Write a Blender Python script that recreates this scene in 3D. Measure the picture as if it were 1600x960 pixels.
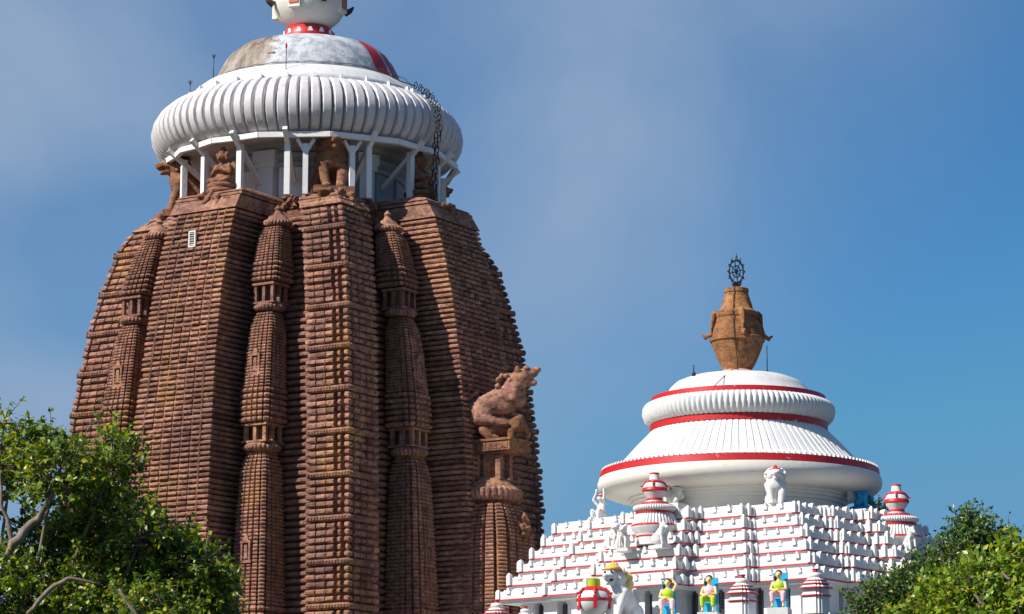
import bpy, bmesh, math, random
import numpy as np
from mathutils import Vector, Matrix
R = math.radians
PI = math.pi
for o in list(bpy.data.objects): bpy.data.objects.remove(o)
scn = bpy.context.scene
col = scn.collection
# ------------------------------------------------------------------ camera
cam_d = bpy.data.cameras.new('camera'); cam = bpy.data.objects.new('camera', cam_d); col.objects.link(cam)
cam.location = (0, 0, 7.3); cam.rotation_euler = (R(90 + 11.0), 0, 0)
cam_d.sensor_width = 36; cam_d.lens = 102; cam_d.clip_start = 0.5; cam_d.clip_end = 6000
scn.camera = cam
# ------------------------------------------------------------------ sky and sun
SUN_AZ, SUN_EL = 61.0, 41.0          # degrees to the left of the line back to the camera, height
sun_vec = Vector((-math.sin(R(SUN_AZ)) * math.cos(R(SUN_EL)), -math.cos(R(SUN_AZ)) * math.cos(R(SUN_EL)), math.sin(R(SUN_EL))))
sun_d = bpy.data.lights.new('sun', 'SUN'); sun_d.energy = 5.0; sun_d.angle = R(0.5); sun_d.color = (1.0, 0.93, 0.82)
sun = bpy.data.objects.new('sun', sun_d); col.objects.link(sun)
sun.rotation_euler = sun_vec.to_track_quat('Z', 'Y').to_euler()
w = bpy.data.worlds.new('World'); scn.world = w; w.use_nodes = True
nt = w.node_tree; nt.nodes.clear()
def N(nt, t, **k):
    n = nt.nodes.new(t)
    for a, b in k.items(): setattr(n, a, b)
    return n
out = N(nt, 'ShaderNodeOutputWorld'); bg = N(nt, 'ShaderNodeBackground'); bg.inputs[1].default_value = 0.066
sky = N(nt, 'ShaderNodeTexSky', sky_type='NISHITA', sun_disc=False)
sky.sun_elevation = R(SUN_EL); sky.sun_rotation = math.atan2(sun_vec.x, sun_vec.y) % (2 * PI)
sky.altitude = 0; sky.air_density = 1.0; sky.dust_density = 0.3; sky.ozone_density = 3.0
hs = N(nt, 'ShaderNodeHueSaturation'); hs.inputs['Saturation'].default_value = 1.14; hs.inputs['Value'].default_value = 1.0
tint = N(nt, 'ShaderNodeMix', data_type='RGBA', blend_type='MULTIPLY'); tint.inputs[0].default_value = 1
tint.inputs[7].default_value = (0.50, 0.88, 1.09, 1)
tc = N(nt, 'ShaderNodeTexCoord')
mp = N(nt, 'ShaderNodeMapping'); mp.inputs['Scale'].default_value = (1.0, 1.0, 1.35); mp.inputs['Rotation'].default_value = (0, R(28), 0)
nz = N(nt, 'ShaderNodeTexNoise'); nz.inputs['Scale'].default_value = 7.0; nz.inputs['Detail'].default_value = 5; nz.inputs['Roughness'].default_value = 0.46; nz.inputs['Distortion'].default_value = 0.4
rp = N(nt, 'ShaderNodeMapRange'); rp.inputs[1].default_value = 0.38; rp.inputs[2].default_value = 0.66; rp.inputs[3].default_value = 0.34; rp.inputs[4].default_value = 1.0
sx = N(nt, 'ShaderNodeSeparateXYZ')
gz = N(nt, 'ShaderNodeMath', operation='MULTIPLY_ADD'); gz.inputs[1].default_value = -0.7
gx = N(nt, 'ShaderNodeMapRange', interpolation_type='SMOOTHSTEP'); gx.inputs[1].default_value = 0.02; gx.inputs[2].default_value = -0.17; gx.inputs[3].default_value = 0.0; gx.inputs[4].default_value = 1.0
mu = N(nt, 'ShaderNodeMath', operation='MULTIPLY'); mu2 = N(nt, 'ShaderNodeMath', operation='MULTIPLY'); mu2.inputs[1].default_value = 0.88
cm = N(nt, 'ShaderNodeMix', data_type='RGBA'); cm.inputs[7].default_value = (3.3, 4.5, 6.4, 1)
L = nt.links.new
L(sky.outputs[0], hs.inputs['Color']); L(hs.outputs[0], tint.inputs[6]); L(tc.outputs['Generated'], mp.inputs[0]); L(mp.outputs[0], nz.inputs[0])
L(tc.outputs['Generated'], sx.inputs[0]); L(sx.outputs[2], gz.inputs[0]); L(sx.outputs[0], gz.inputs[2]); L(gz.outputs[0], gx.inputs[0]); L(nz.outputs[0], rp.inputs[0])
L(rp.outputs[0], mu.inputs[0]); L(gx.outputs[0], mu.inputs[1]); L(mu.outputs[0], mu2.inputs[0])
cl = N(nt, 'ShaderNodeMix', data_type='RGBA', blend_type='DARKEN'); cl.inputs[0].default_value = 1; cl.inputs[7].default_value = (3.0, 3.7, 6.2, 1)
L(tint.outputs[2], cl.inputs[6]); L(cl.outputs[2], cm.inputs[6]); L(mu2.outputs[0], cm.inputs[0]); L(cm.outputs[2], bg.inputs[0]); L(bg.outputs[0], out.inputs[0])
scn.view_settings.view_transform = 'Standard'; scn.view_settings.look = 'None'; scn.view_settings.exposure = 0.45; scn.view_settings.gamma = 1
scn.view_settings.use_curve_mapping = False

# ------------------------------------------------------------------ materials
def ramp(nt, stops, fac):
    r = N(nt, 'ShaderNodeValToRGB'); els = r.color_ramp.elements
    els[0].position, els[0].color = stops[0][0], (*stops[0][1], 1); els[1].position, els[1].color = stops[-1][0], (*stops[-1][1], 1)
    for p, c in stops[1:-1]:
        e = els.new(p); e.color = (*c, 1)
    nt.links.new(fac, r.inputs[0]); return r
def noise(nt, co, scale, detail=6, rough=0.6, stretch=None):
    if stretch:
        m = N(nt, 'ShaderNodeMapping'); m.inputs['Scale'].default_value = stretch; nt.links.new(co, m.inputs[0]); co = m.outputs[0]
    n = N(nt, 'ShaderNodeTexNoise'); n.inputs['Scale'].default_value = scale; n.inputs['Detail'].default_value = detail; n.inputs['Roughness'].default_value = rough
    nt.links.new(co, n.inputs[0]); return n.outputs[0]
def mixc(nt, fac, a, b, mode='MIX'):
    m = N(nt, 'ShaderNodeMix', data_type='RGBA', blend_type=mode)
    if isinstance(fac, (int, float)): m.inputs[0].default_value = fac
    else: nt.links.new(fac, m.inputs[0])
    for i, v in ((6, a), (7, b)):
        if isinstance(v, tuple): m.inputs[i].default_value = (*v, 1)
        else: nt.links.new(v, m.inputs[i])
    return m.outputs[2]
def mrange(nt, v, a, b, c=0.0, d=1.0):
    m = N(nt, 'ShaderNodeMapRange'); nt.links.new(v, m.inputs[0])
    for i, x in enumerate((a, b, c, d)): m.inputs[i + 1].default_value = x
    return m.outputs[0]
def base(name, rough=0.8, spec=0.3):
    m = bpy.data.materials.new(name); m.use_nodes = True
    b = m.node_tree.nodes['Principled BSDF']; b.inputs['Roughness'].default_value = rough; b.inputs['Specular IOR Level'].default_value = spec
    tc = N(m.node_tree, 'ShaderNodeTexCoord')
    return m, m.node_tree, b, tc.outputs['Object']
def bump(nt, b, h, strength, dist):
    n = N(nt, 'ShaderNodeBump'); n.inputs['Strength'].default_value = strength; n.inputs['Distance'].default_value = dist
    nt.links.new(h, n.inputs['Height']); nt.links.new(n.outputs[0], b.inputs['Normal'])
def stone(name, tint=(1, 1, 1), dark=0.78, ochre=0.45):
    m, nt, b, co = base(name, 0.9, 0.2)
    t = lambda c: tuple(c[i] * tint[i] for i in range(3))
    c1 = ramp(nt, [(0.3, t((0.22, 0.108, 0.080))), (0.5, t((0.42, 0.205, 0.145))), (0.72, t((0.54, 0.34, 0.25)))], noise(nt, co, 2.2, 5, 0.7)).outputs[0]
    # ochre wash streaks and lichen
    f = mrange(nt, noise(nt, co, 0.55, 6, 0.7, (1, 1, 0.55)), 0.50, 0.60, 0, ochre)
    c2 = mixc(nt, f, c1, t((0.52, 0.29, 0.10)))
    # black weathering in blotches and per-block
    f2 = mrange(nt, noise(nt, co, 3.0, 6, 0.8, (0.8, 0.8, 1.8)), 0.49, 0.61, 0, dark)
    c3 = mixc(nt, f2, c2, t((0.065, 0.045, 0.048)))
    f3 = mrange(nt, noise(nt, co, 0.3, 7, 0.7, (1, 1, 0.35)), 0.47, 0.62, 0, 0.6)
    c4 = mixc(nt, f3, c3, t((0.13, 0.07, 0.07)))
    # pale flecks where the face has broken
    f4 = mrange(nt, noise(nt, co, 5.0, 3, 0.6), 0.70, 0.76, 0, 0.5)
    c5 = mixc(nt, f4, c4, (0.45, 0.36, 0.31))
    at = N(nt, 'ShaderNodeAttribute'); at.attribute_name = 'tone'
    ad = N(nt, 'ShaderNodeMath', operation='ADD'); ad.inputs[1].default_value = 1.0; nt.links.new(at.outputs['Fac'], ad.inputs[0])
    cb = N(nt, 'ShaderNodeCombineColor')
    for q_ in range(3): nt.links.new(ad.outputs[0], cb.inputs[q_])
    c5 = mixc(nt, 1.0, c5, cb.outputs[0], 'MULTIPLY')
    nt.links.new(c5, b.inputs['Base Color'])
    bump(nt, b, noise(nt, co, 6.0, 7, 0.75), 1.0, 0.13)
    return m
def white(name, c=(0.80, 0.81, 0.82), grime=0.35, gcol=(0.45, 0.43, 0.42), rough=0.65, streak=(1, 1, 0.25)):
    m, nt, b, co = base(name, rough, 0.3)
    f = mrange(nt, noise(nt, co, 1.6, 8, 0.75, streak), 0.50, 0.72, 0, grime)
    cc = mixc(nt, f, c, gcol)
    f2 = mrange(nt, noise(nt, co, 6, 4, 0.7), 0.60, 0.70, 0, grime * 0.8)
    cc = mixc(nt, f2, cc, gcol)
    nt.links.new(cc, b.inputs['Base Color'])
    bump(nt, b, noise(nt, co, 3.0, 4, 0.6), 0.35, 0.05)
    return m
def paint(name, c, rough=0.45, var=0.25, chips=None):
    m, nt, b, co = base(name, rough, 0.4)
    f = mrange(nt, noise(nt, co, 2.5, 5, 0.65), 0.35, 0.7, 0, var)
    cc = mixc(nt, f, c, tuple(x * 0.55 for x in c))
    if chips:
        f2 = mrange(nt, noise(nt, co, 1.7, 6, 0.75), 0.62, 0.66, 0, 0.9); cc = mixc(nt, f2, cc, chips)
    nt.links.new(cc, b.inputs['Base Color'])
    return m
M = {}
M['stone'] = stone('red_sandstone')
M['stone_core'] = stone('red_sandstone_recess_shade', (0.72, 0.72, 0.75), 0.6, 0.2)  # darker copy of the sandstone, recess shade put into its colour
M['stone_carved'] = stone('carved_sandstone', (0.78, 0.72, 0.62), 0.75, 0.6)
M['white_ribs'] = white('whitewash_weathered', (0.58, 0.565, 0.585), 0.85, (0.36, 0.31, 0.34))
M['white'] = white('whitewash', (0.63, 0.635, 0.64), 0.45, (0.42, 0.42, 0.41))
M['cream'] = white('cream_whitewash', (0.70, 0.68, 0.63), 0.25, (0.6, 0.55, 0.42))
M['timber'] = white('white_painted_timber', (0.72, 0.72, 0.74), 0.12, (0.5, 0.5, 0.5), 0.5)
M['red'] = paint('red_paint', (0.50, 0.018, 0.025), 0.45, 0.3, (0.7, 0.6, 0.58))
M['redline'] = paint('red_line_paint', (0.48, 0.02, 0.03), 0.5, 0.2)
M['pot'] = stone('orange_sandstone', (1.12, 1.02, 0.62), 0.65, 0.5)
M['iron'] = paint('black_iron', (0.012, 0.018, 0.02), 0.5)
M['rust'] = paint('rusty_iron', (0.05, 0.035, 0.03), 0.7)
M['dark'] = paint('dark_grille', (0.10, 0.10, 0.11), 0.8, 0.5)
M['greywall'] = white('grey_plaster_and_eave_shade', (0.38, 0.40, 0.44), 0.4, (0.12, 0.12, 0.13))
M['skin'] = paint('painted_skin', (0.85, 0.55, 0.26), 0.5, 0.15)
M['pinkskin'] = paint('painted_pink', (0.83, 0.50, 0.55), 0.5, 0.1)
M['blue'] = paint('bright_blue_paint', (0.015, 0.42, 0.72), 0.5, 0.15)
M['deepblue'] = paint('deep_blue_paint', (0.02, 0.22, 0.55), 0.5, 0.2)
M['lime'] = paint('lime_paint', (0.42, 0.60, 0.03), 0.5, 0.2)
M['yellow'] = paint('yellow_paint', (0.72, 0.55, 0.20), 0.6, 0.35)
M['gold'] = paint('gold_paint', (0.75, 0.42, 0.08), 0.5, 0.2)
M['hair'] = paint('black_paint', (0.015, 0.02, 0.03), 0.4, 0.2)
M['greystat'] = white('grey_white_stone', (0.66, 0.66, 0.66), 0.5, (0.36, 0.34, 0.30))
# worn cap of the great dome: whitewash flaking off brown plaster on one side
m, nt, b, co = base('worn_cap_plaster', 0.7, 0.3)
sp = N(nt, 'ShaderNodeSeparateXYZ'); nt.links.new(co, sp.inputs[0])
ed_ = N(nt, 'ShaderNodeMath', operation='ADD'); nt.links.new(sp.outputs[0], ed_.inputs[0]); nt.links.new(mrange(nt, noise(nt, co, 1.1, 6, 0.7), 0.3, 0.7, -0.9, 0.9), ed_.inputs[1])
side = mrange(nt, ed_.outputs[0], -1.5, -1.75)
fl = noise(nt, co, 1.6, 8, 0.75)
c1 = ramp(nt, [(0.35, (0.10, 0.075, 0.06)), (0.5, (0.24, 0.20, 0.17)), (0.7, (0.42, 0.38, 0.35))], noise(nt, co, 1.2, 7, 0.75, (1, 1, 0.3))).outputs[0]
c2 = mixc(nt, mrange(nt, fl, 0.44, 0.60, 0, 0.85), (0.54, 0.56, 0.60), (0.22, 0.25, 0.31))
nt.links.new(mixc(nt, side, c2, c1), b.inputs['Base Color']); bump(nt, b, fl, 0.6, 0.05); M['cap'] = m
def leafmat(name, c_dark, c_mid, c_lite, tr=0.35):
    m, nt, b, co = base(name, 0.38, 0.45)
    g = N(nt, 'ShaderNodeNewGeometry')
    r = ramp(nt, [(0.0, c_dark), (0.5, c_mid), (0.9, c_lite), (1.0, (c_lite[0] * 1.5, c_lite[1] * 1.05, c_lite[2]))], g.outputs['Random Per Island'])
    nt.links.new(r.outputs[0], b.inputs['Base Color'])
    t = N(nt, 'ShaderNodeBsdfTranslucent'); mx = N(nt, 'ShaderNodeMixShader'); mx.inputs[0].default_value = tr
    br = N(nt, 'ShaderNodeMix', data_type='RGBA', blend_type='MULTIPLY'); br.inputs[0].default_value = 1; br.inputs[7].default_value = (1.7, 1.5, 0.4, 1)
    nt.links.new(r.outputs[0], br.inputs[6]); nt.links.new(br.outputs[2], t.inputs[0])
    nt.links.new(b.outputs[0], mx.inputs[1]); nt.links.new(t.outputs[0], mx.inputs[2])
    nt.links.new(mx.outputs[0], nt.nodes['Material Output'].inputs[0]); return m
M['leaf_a'] = leafmat('fig_leaf', (0.030, 0.075, 0.006), (0.10, 0.19, 0.010), (0.29, 0.36, 0.02))
M['leaf_b'] = leafmat('small_dark_leaf', (0.014, 0.05, 0.006), (0.05, 0.13, 0.012), (0.12, 0.21, 0.02), 0.25)
M['leaf_c'] = leafmat('light_green_leaf', (0.07, 0.14, 0.008), (0.16, 0.28, 0.015), (0.31, 0.39, 0.03))
m, nt, b, co = base('bark', 0.9, 0.2)
nt.links.new(ramp(nt, [(0.3, (0.10, 0.075, 0.055)), (0.6, (0.22, 0.18, 0.15)), (0.8, (0.33, 0.29, 0.25))], noise(nt, co, 3.5, 6, 0.7)).outputs[0], b.inputs['Base Color'])
bump(nt, b, noise(nt, co, 12, 5, 0.7), 0.6, 0.03); M['bark'] = m
m, nt, b, co = base('earth_and_paving', 0.95, 0.1)
nt.links.new(ramp(nt, [(0.35, (0.04, 0.05, 0.025)), (0.6, (0.10, 0.09, 0.06))], noise(nt, co, 0.15, 8, 0.6)).outputs[0], b.inputs['Base Color']); M['ground'] = m

# ------------------------------------------------------------------ helpers
class MB:
    def __init__(s): s.v = []; s.f = []
    def add(s, v, f):
        n = len(s.v); s.v += [tuple(p) for p in v]; s.f += [tuple(i + n for i in q) for q in f]
    def box(s, c, d, rz=0.0, taper=1.0, mat=None):
        x, y, z = d[0] / 2, d[1] / 2, d[2] / 2; vs = []
        for k, t in ((-1, 1.0), (1, taper)):
            for a, bb in ((-1, -1), (1, -1), (1, 1), (-1, 1)): vs.append(Vector((a * x * t, bb * y * t, k * z)))
        m = Matrix.Translation(Vector(c)) @ (mat if mat else Matrix.Rotation(rz, 4, 'Z'))
        s.add([m @ p for p in vs], [(3, 2, 1, 0), (4, 5, 6, 7), (0, 1, 5, 4), (1, 2, 6, 5), (2, 3, 7, 6), (3, 0, 4, 7)])
    def bar(s, p, q, wd, ht):
        p, q = Vector(p), Vector(q); d = q - p; ln = d.length; m = d.to_track_quat('Y', 'Z').to_matrix().to_4x4()
        s.box((p + q) / 2, (wd, ln, ht), mat=m)
    def tube(s, pts, rad, n=8):
        pts = [Vector(p) for p in pts]; rs = rad if isinstance(rad, (list, tuple)) else [rad] * len(pts)
        vs = []; up = Vector((0.13, 0.31, 0.94))
        for i, p in enumerate(pts):
            d = (pts[min(i + 1, len(pts) - 1)] - pts[max(i - 1, 0)]).normalized()
            a = d.cross(up)
            if a.length < 0.05: a = d.cross(Vector((1, 0, 0)))
            a.normalize(); bb = d.cross(a)
            for k in range(n): vs.append(p + (a * math.cos(2 * PI * k / n) + bb * math.sin(2 * PI * k / n)) * rs[i])
        fs = [(i * n + k, i * n + (k + 1) % n, (i + 1) * n + (k + 1) % n, (i + 1) * n + k) for i in range(len(pts) - 1) for k in range(n)]
        fs += [tuple(range(n - 1, -1, -1)), tuple((len(pts) - 1) * n + k for k in range(n))]
        s.add(vs, fs)
    def lathe(s, prof, n=48, c=(0, 0), rf=None, caps=True, cf=None):
        vs = []
        for (r, z) in prof:
            cx, cy = cf(z) if cf else c
            for k in range(n):
                a = 2 * PI * k / n; rr = r * (rf(a, z) if rf else 1)
                vs.append((cx + rr * math.cos(a), cy + rr * math.sin(a), z))
        m = len(prof); fs = [(i * n + k, i * n + (k + 1) % n, (i + 1) * n + (k + 1) % n, (i + 1) * n + k) for i in range(m - 1) for k in range(n)]
        if caps: fs += [tuple(range(n - 1, -1, -1)), tuple((m - 1) * n + k for k in range(n))]
        s.add(vs, fs)
    def prism(s, poly, z0, z1, top=None):
        n = len(poly); top = top or poly
        s.add([(x, y, z0) for x, y in poly] + [(x, y, z1) for x, y in top],
              [(i, (i + 1) % n, n + (i + 1) % n, n + i) for i in range(n)] + [tuple(range(n - 1, -1, -1)), tuple(range(n, 2 * n))])
    def build(s, name, mat, parent=None, smooth=False, loc=None, rz=0.0):
        me = bpy.data.meshes.new(name); me.from_pydata(s.v, [], s.f); me.update()
        bm = bmesh.new(); bm.from_mesh(me); bmesh.ops.recalc_face_normals(bm, faces=bm.faces); bm.to_mesh(me); bm.free()
        me.materials.append(mat)
        tn = getattr(s, 'tone', None)
        if tn: me.attributes.new('tone', 'FLOAT', 'POINT').data.foreach_set('value', tn)
        if smooth: me.shade_smooth()
        o = bpy.data.objects.new(name, me); col.objects.link(o)
        if parent: o.parent = parent
        if loc: o.location = loc
        o.rotation_euler.z = rz
        return o
def tag(o, label=None, cat=None, group=None, kind=None):
    if label: o['label'] = label
    if cat: o['category'] = cat
    if group: o['group'] = group
    if kind: o['kind'] = kind
    return o
def thing(name, label, cat, loc=(0, 0, 0), rz=0.0, group=None, sc=1.0):
    o = bpy.data.objects.new(name, None); col.objects.link(o); o.location = loc; o.rotation_euler.z = rz; o.scale = (sc,) * 3
    return tag(o, label, cat, group)
def copy_tree(o, parent=None):
    c = o.copy(); col.objects.link(c); c.parent = parent
    for ch in [x for x in col.objects if x.parent == o]: copy_tree(ch, c)
    return c
def smooth_by_angle(o, deg=40):
    o.data.shade_smooth()
    try: o.data.set_sharp_from_angle(angle=R(deg))
    except Exception: pass
# sculpted shapes: ellipsoids and tapered limbs melted into one continuous skin
def sculpt(name, items, mat, parent=None, voxel=0.05, smooth=3):
    bm = bmesh.new()
    for it in items:
        if it[0] == 'e':
            _, c, r = it[:3]; rot = it[3] if len(it) > 3 else 0
            m = Matrix.Translation(Vector(c)) @ Matrix.Rotation(R(rot), 4, 'Y') @ Matrix.Diagonal((*r, 1))
            bmesh.ops.create_icosphere(bm, subdivisions=2, radius=1, matrix=m)
        elif it[0] == 'b':
            m = Matrix.Translation(Vector(it[1])) @ Matrix.Diagonal((*it[2], 1)); bmesh.ops.create_cube(bm, size=2, matrix=m)
        else:
            _, p, q, r0, r1 = it; p, q = Vector(p), Vector(q); n = max(2, int((q - p).length / (min(r0, r1) * 0.45)) + 1)
            for k in range(n + 1):
                t = k / n; bmesh.ops.create_icosphere(bm, subdivisions=1 if r0 < 0.1 else 2, radius=r0 + (r1 - r0) * t, matrix=Matrix.Translation(p.lerp(q, t)))
    me = bpy.data.meshes.new(name); bm.to_mesh(me); bm.free(); tmp = bpy.data.objects.new(name + '_tmp', me); col.objects.link(tmp)
    md = tmp.modifiers.new('r', 'REMESH'); md.mode = 'VOXEL'; md.voxel_size = voxel
    if smooth: ms = tmp.modifiers.new('s', 'SMOOTH'); ms.iterations = smooth; ms.factor = 0.5
    dg = bpy.context.evaluated_depsgraph_get(); me2 = bpy.data.meshes.new_from_object(tmp.evaluated_get(dg), depsgraph=dg)
    bpy.data.objects.remove(tmp); bpy.data.meshes.remove(me)
    me2.name = name; me2.materials.clear(); me2.materials.append(mat); me2.shade_smooth()
    o = bpy.data.objects.new(name, me2); col.objects.link(o); o.parent = parent
    return o
def sym(items):
    o = []
    for it in items:
        o.append(it)
        if it[0] in 'eb' and abs(it[1][1]) > 1e-4: o.append((it[0], (it[1][0], -it[1][1], it[1][2]), *it[2:]))
        if it[0] == 'c' and (abs(it[1][1]) > 1e-4 or abs(it[2][1]) > 1e-4): o.append(('c', (it[1][0], -it[1][1], it[1][2]), (it[2][0], -it[2][1], it[2][2]), it[3], it[4]))
    return o
rng = random.Random(7)

# ------------------------------------------------------------------ ground
g = MB(); g.add([(-2500, -500, 0), (2500, -500, 0), (2500, 4500, 0), (-2500, 4500, 0)], [(0, 1, 2, 3)])
tag(g.build('ground', M['ground']), kind='structure')

# ================================================================== GREAT TOWER
TC = (-11.0, 155.0); TR = R(-32)
tower = thing('stone_tower', 'tall curved red sandstone temple tower under a white ribbed crown', 'tower', (*TC, 0), TR)
def tw(x, y, z): return (TC[0] + x * math.cos(TR) - y * math.sin(TR), TC[1] + x * math.sin(TR) + y * math.cos(TR), z)
hz = ([0, 12, 20, 27, 30.5, 33.4, 36.2, 38.7, 40, 40.7, 41.2, 41.6, 42, 42.4], [10, 9.6, 9.35, 9.2, 9.0, 8.7, 8.3, 7.75, 7.4, 7.1, 6.75, 6.35, 5.8, 5.2])
Dz = ([0, 18, 29.6, 33.1, 36.6, 39.3, 41.0, 41.5, 41.9, 42.4], [12.9, 12.4, 11.6, 11.2, 10.65, 10.0, 9.45, 9.2, 8.9, 8.3])
uz = ([0, 18, 29.6, 33, 36.6, 41.5], [2.7, 2.65, 2.45, 2.28, 2.18, 2.05])
H = lambda z: float(np.interp(z, *hz)); D = lambda z: float(np.interp(z, *Dz)); U = lambda z: float(np.interp(z, *uz))
W = 2.5; PITCH = 24.75 / 68; Z0, Z1 = 16.98, 41.73
NR = int(round((Z1 - Z0) / PITCH))
PROF = [(0.0, -0.15), (0.10, 0.01), (0.28, 0.09), (0.60, 0.10), (0.80, 0.03), (0.90, -0.15)]
def face_xy(k, s, d):
    x, y = s, -d
    for _ in range(k % 4): x, y = -y, x
    return x, y
def strip_mesh(ptsf, seed, amp=1.0, nrow=None, flat_rows=()):
    """rows of rounded courses; ptsf(z) -> list of (face, s, d, ns, nd)"""
    rr = random.Random(seed); mb = MB(); mb.tone = []; vs = []; lv = 0; n = None
    nrow = nrow or NR; pitch = (Z1 - Z0) / nrow
    for i in range(nrow):
        zb = Z0 + i * pitch; a = amp * rr.uniform(0.8, 1.2); zj = rr.uniform(-0.012, 0.012)
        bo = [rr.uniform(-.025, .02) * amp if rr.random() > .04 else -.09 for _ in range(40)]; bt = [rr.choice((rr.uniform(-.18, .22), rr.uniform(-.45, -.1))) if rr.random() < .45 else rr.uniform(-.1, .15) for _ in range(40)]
        for t, dl in PROF:
            z = zb + t * pitch; P = ptsf(z + zj); n = len(P)
            if i in flat_rows: dl = -0.08
            gi = 0; hn = 0
            for (k, s, d, ns, nd) in P:
                if nd == 0.2: hn += 1; gi = (hn + 1) // 2
                mb.tone.append(bt[gi] if dl > 0 else -.25)  # random tone per block; gaps between courses get shade in their colour
                j = rr.uniform(-0.016, 0.016) if dl > 0 else 0
                q = dl * a + j + (bo[gi] if dl > 0 else 0); x, y = face_xy(k, s + ns * q, d + nd * q); vs.append((x, y, z + (rr.uniform(-.012, .012) if dl > 0 else 0)))
            lv += 1
    fs = [(i * n + k, i * n + k + 1, (i + 1) * n + k + 1, (i + 1) * n + k) for i in range(lv - 1) for k in range(n - 1)]
    fs.append(tuple((lv - 1) * n + k for k in range(n)))
    mb.add(vs, fs); return mb
def notch(o, k, s, d, g_, dep, sgn=1):
    o += [(k, s - g_, d, 0, 1), (k, s - g_ * 0.7, d - dep, 0, 0.2), (k, s + g_ * 0.7, d - dep, 0, 0.2), (k, s + g_, d, 0, 1)]
def kanika_pts(k):
    def f(z):
        h = H(z); Rr = h - 1.0; o = [(k, h - W, Rr, -1, 0), (k, h - W, h, -0.8, 0.8)]
        for t in (0.22, 0.46): notch(o, k, h - W + W * t, h, 0.03, 0.09)
        o.append((k, h - W + W * 0.56, h, 0, 1))
        for t in (0.70, 0.87): notch(o, k, h - W + W * t, h, 0.13, 0.42)
        o.append((k, h - 0.02, h, 0.8, 0.8)); k2 = k + 1
        o.append((k2, -h + 0.06, h + 0.0, -0.2, 1))
        notch(o, k2, -h + W * 0.14, h, 0.08, 0.22)
        for t in (0.38, 0.6, 0.8): notch(o, k2, -h + W * t, h, 0.03, 0.09)
        o += [(k2, -h + W, h, 0.8, 0.8), (k2, -h + W, Rr, 1, 0)]
        return o
    return f
def raha_pts(k):
    def f(z):
        h = H(z); u = U(z); d = D(z); o = [(k, -u, h - 1.2, -1, 0)]
        for t in (0.5,): o.append((k, -u, h - 1.2 + (d - h + 1.2) * t, -1, 0))
        o.append((k, -u, d, -0.8, 0.8))
        for j in range(1, 8):
            s = -u + 2 * u * j / 8; notch(o, k, s, d, 0.045, -0.02 if (j + k) % 2 else 0.0)
            if j < 7: o.append((k, s + u / 8, d, 0, 1.1))
        o += [(k, u, d, 0.8, 0.8), (k, u, h - 1.2 + (d - h + 1.2) * 0.5, 1, 0), (k, u, h - 1.2, 1, 0)]
        return o
    return f
bhumi = [i for i in range(2, NR, 6)]
for k in range(4):
    p = strip_mesh(kanika_pts(k), 10 + k, 0.85).build('corner_pier', M['stone'], tower)
    q = strip_mesh(raha_pts(k), 20 + k, 0.85, 90).build('central_projection', M['stone'], tower)
# recessed core
core_prof = []
mb = MB(); vs = []; lv = 0
for i in range(NR + 2):
    for t, dl in PROF:
        z = Z0 + (i + t) * PITCH; r_ = H(z) - 1.0 + dl * 1.1
        for k in range(4):
            for s in (-1, -.5, 0, .5): vs.append((*face_xy(k, s * r_, r_), z))
        lv += 1
n = 16
mb.add(vs, [(i * n + k, i * n + (k + 1) % n, (i + 1) * n + (k + 1) % n, (i + 1) * n + k) for i in range(lv - 1) for k in range(n)] + [tuple((lv - 1) * n + k for k in range(n))])
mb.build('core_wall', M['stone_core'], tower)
# lower storey, below the picture
mb = MB(); full = []
for k in range(4):
    h, d, u = H(Z0) + .1, D(Z0) + .1, U(Z0) + .1
    full += [face_xy(k, s, q) for s, q in ((-h, h), (-h + W, h), (-h + W, h - 1), (-u, h - 1), (-u, d), (u, d), (u, h - 1), (h - W, h - 1), (h - W, h))]
mb.prism(full, 0, Z0 - 0.02)
for z in (1.2, 2.2, 3.2, 7.5, 8.2, 13.5, 14.6, 15.8): mb.prism([(x * 1.025, y * 1.025) for x, y in full], z, z + 0.45)
mb.build('lower_wall', M['stone'], tower)
# beaded disc bands on the corner piers
for k in range(4):
    for i in bhumi:
        z = Z0 + i * PITCH + 0.02; h = H(z); mb = MB(); vs = []; path = []
        for f_, a0, a1 in ((k, h - W, h + 0.1), (k + 1, -h - 0.1, -h + W)):
            m_ = 56
            for j in range(m_ + 1):
                s = a0 + (a1 - a0) * j / m_; b_ = abs(math.sin(j / m_ * PI * 14)); path.append((f_, s, b_))
        for t, dl in ((0, 0.02), (0.08, 0.13), (0.2, 0.17), (0.28, 0.10), (0.31, 0.0)):
            for f_, s, b_ in path: vs.append((*face_xy(f_, s, H(z + t) + dl * (0.62 + 0.5 * b_)), z + t))
        n = len(path)
        mb.add(vs, [(a * n + c, a * n + c + 1, (a + 1) * n + c + 1, (a + 1) * n + c) for a in range(4) for c in range(n - 1)])
        mb.build('beaded_band', M['stone'], tower)
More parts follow.
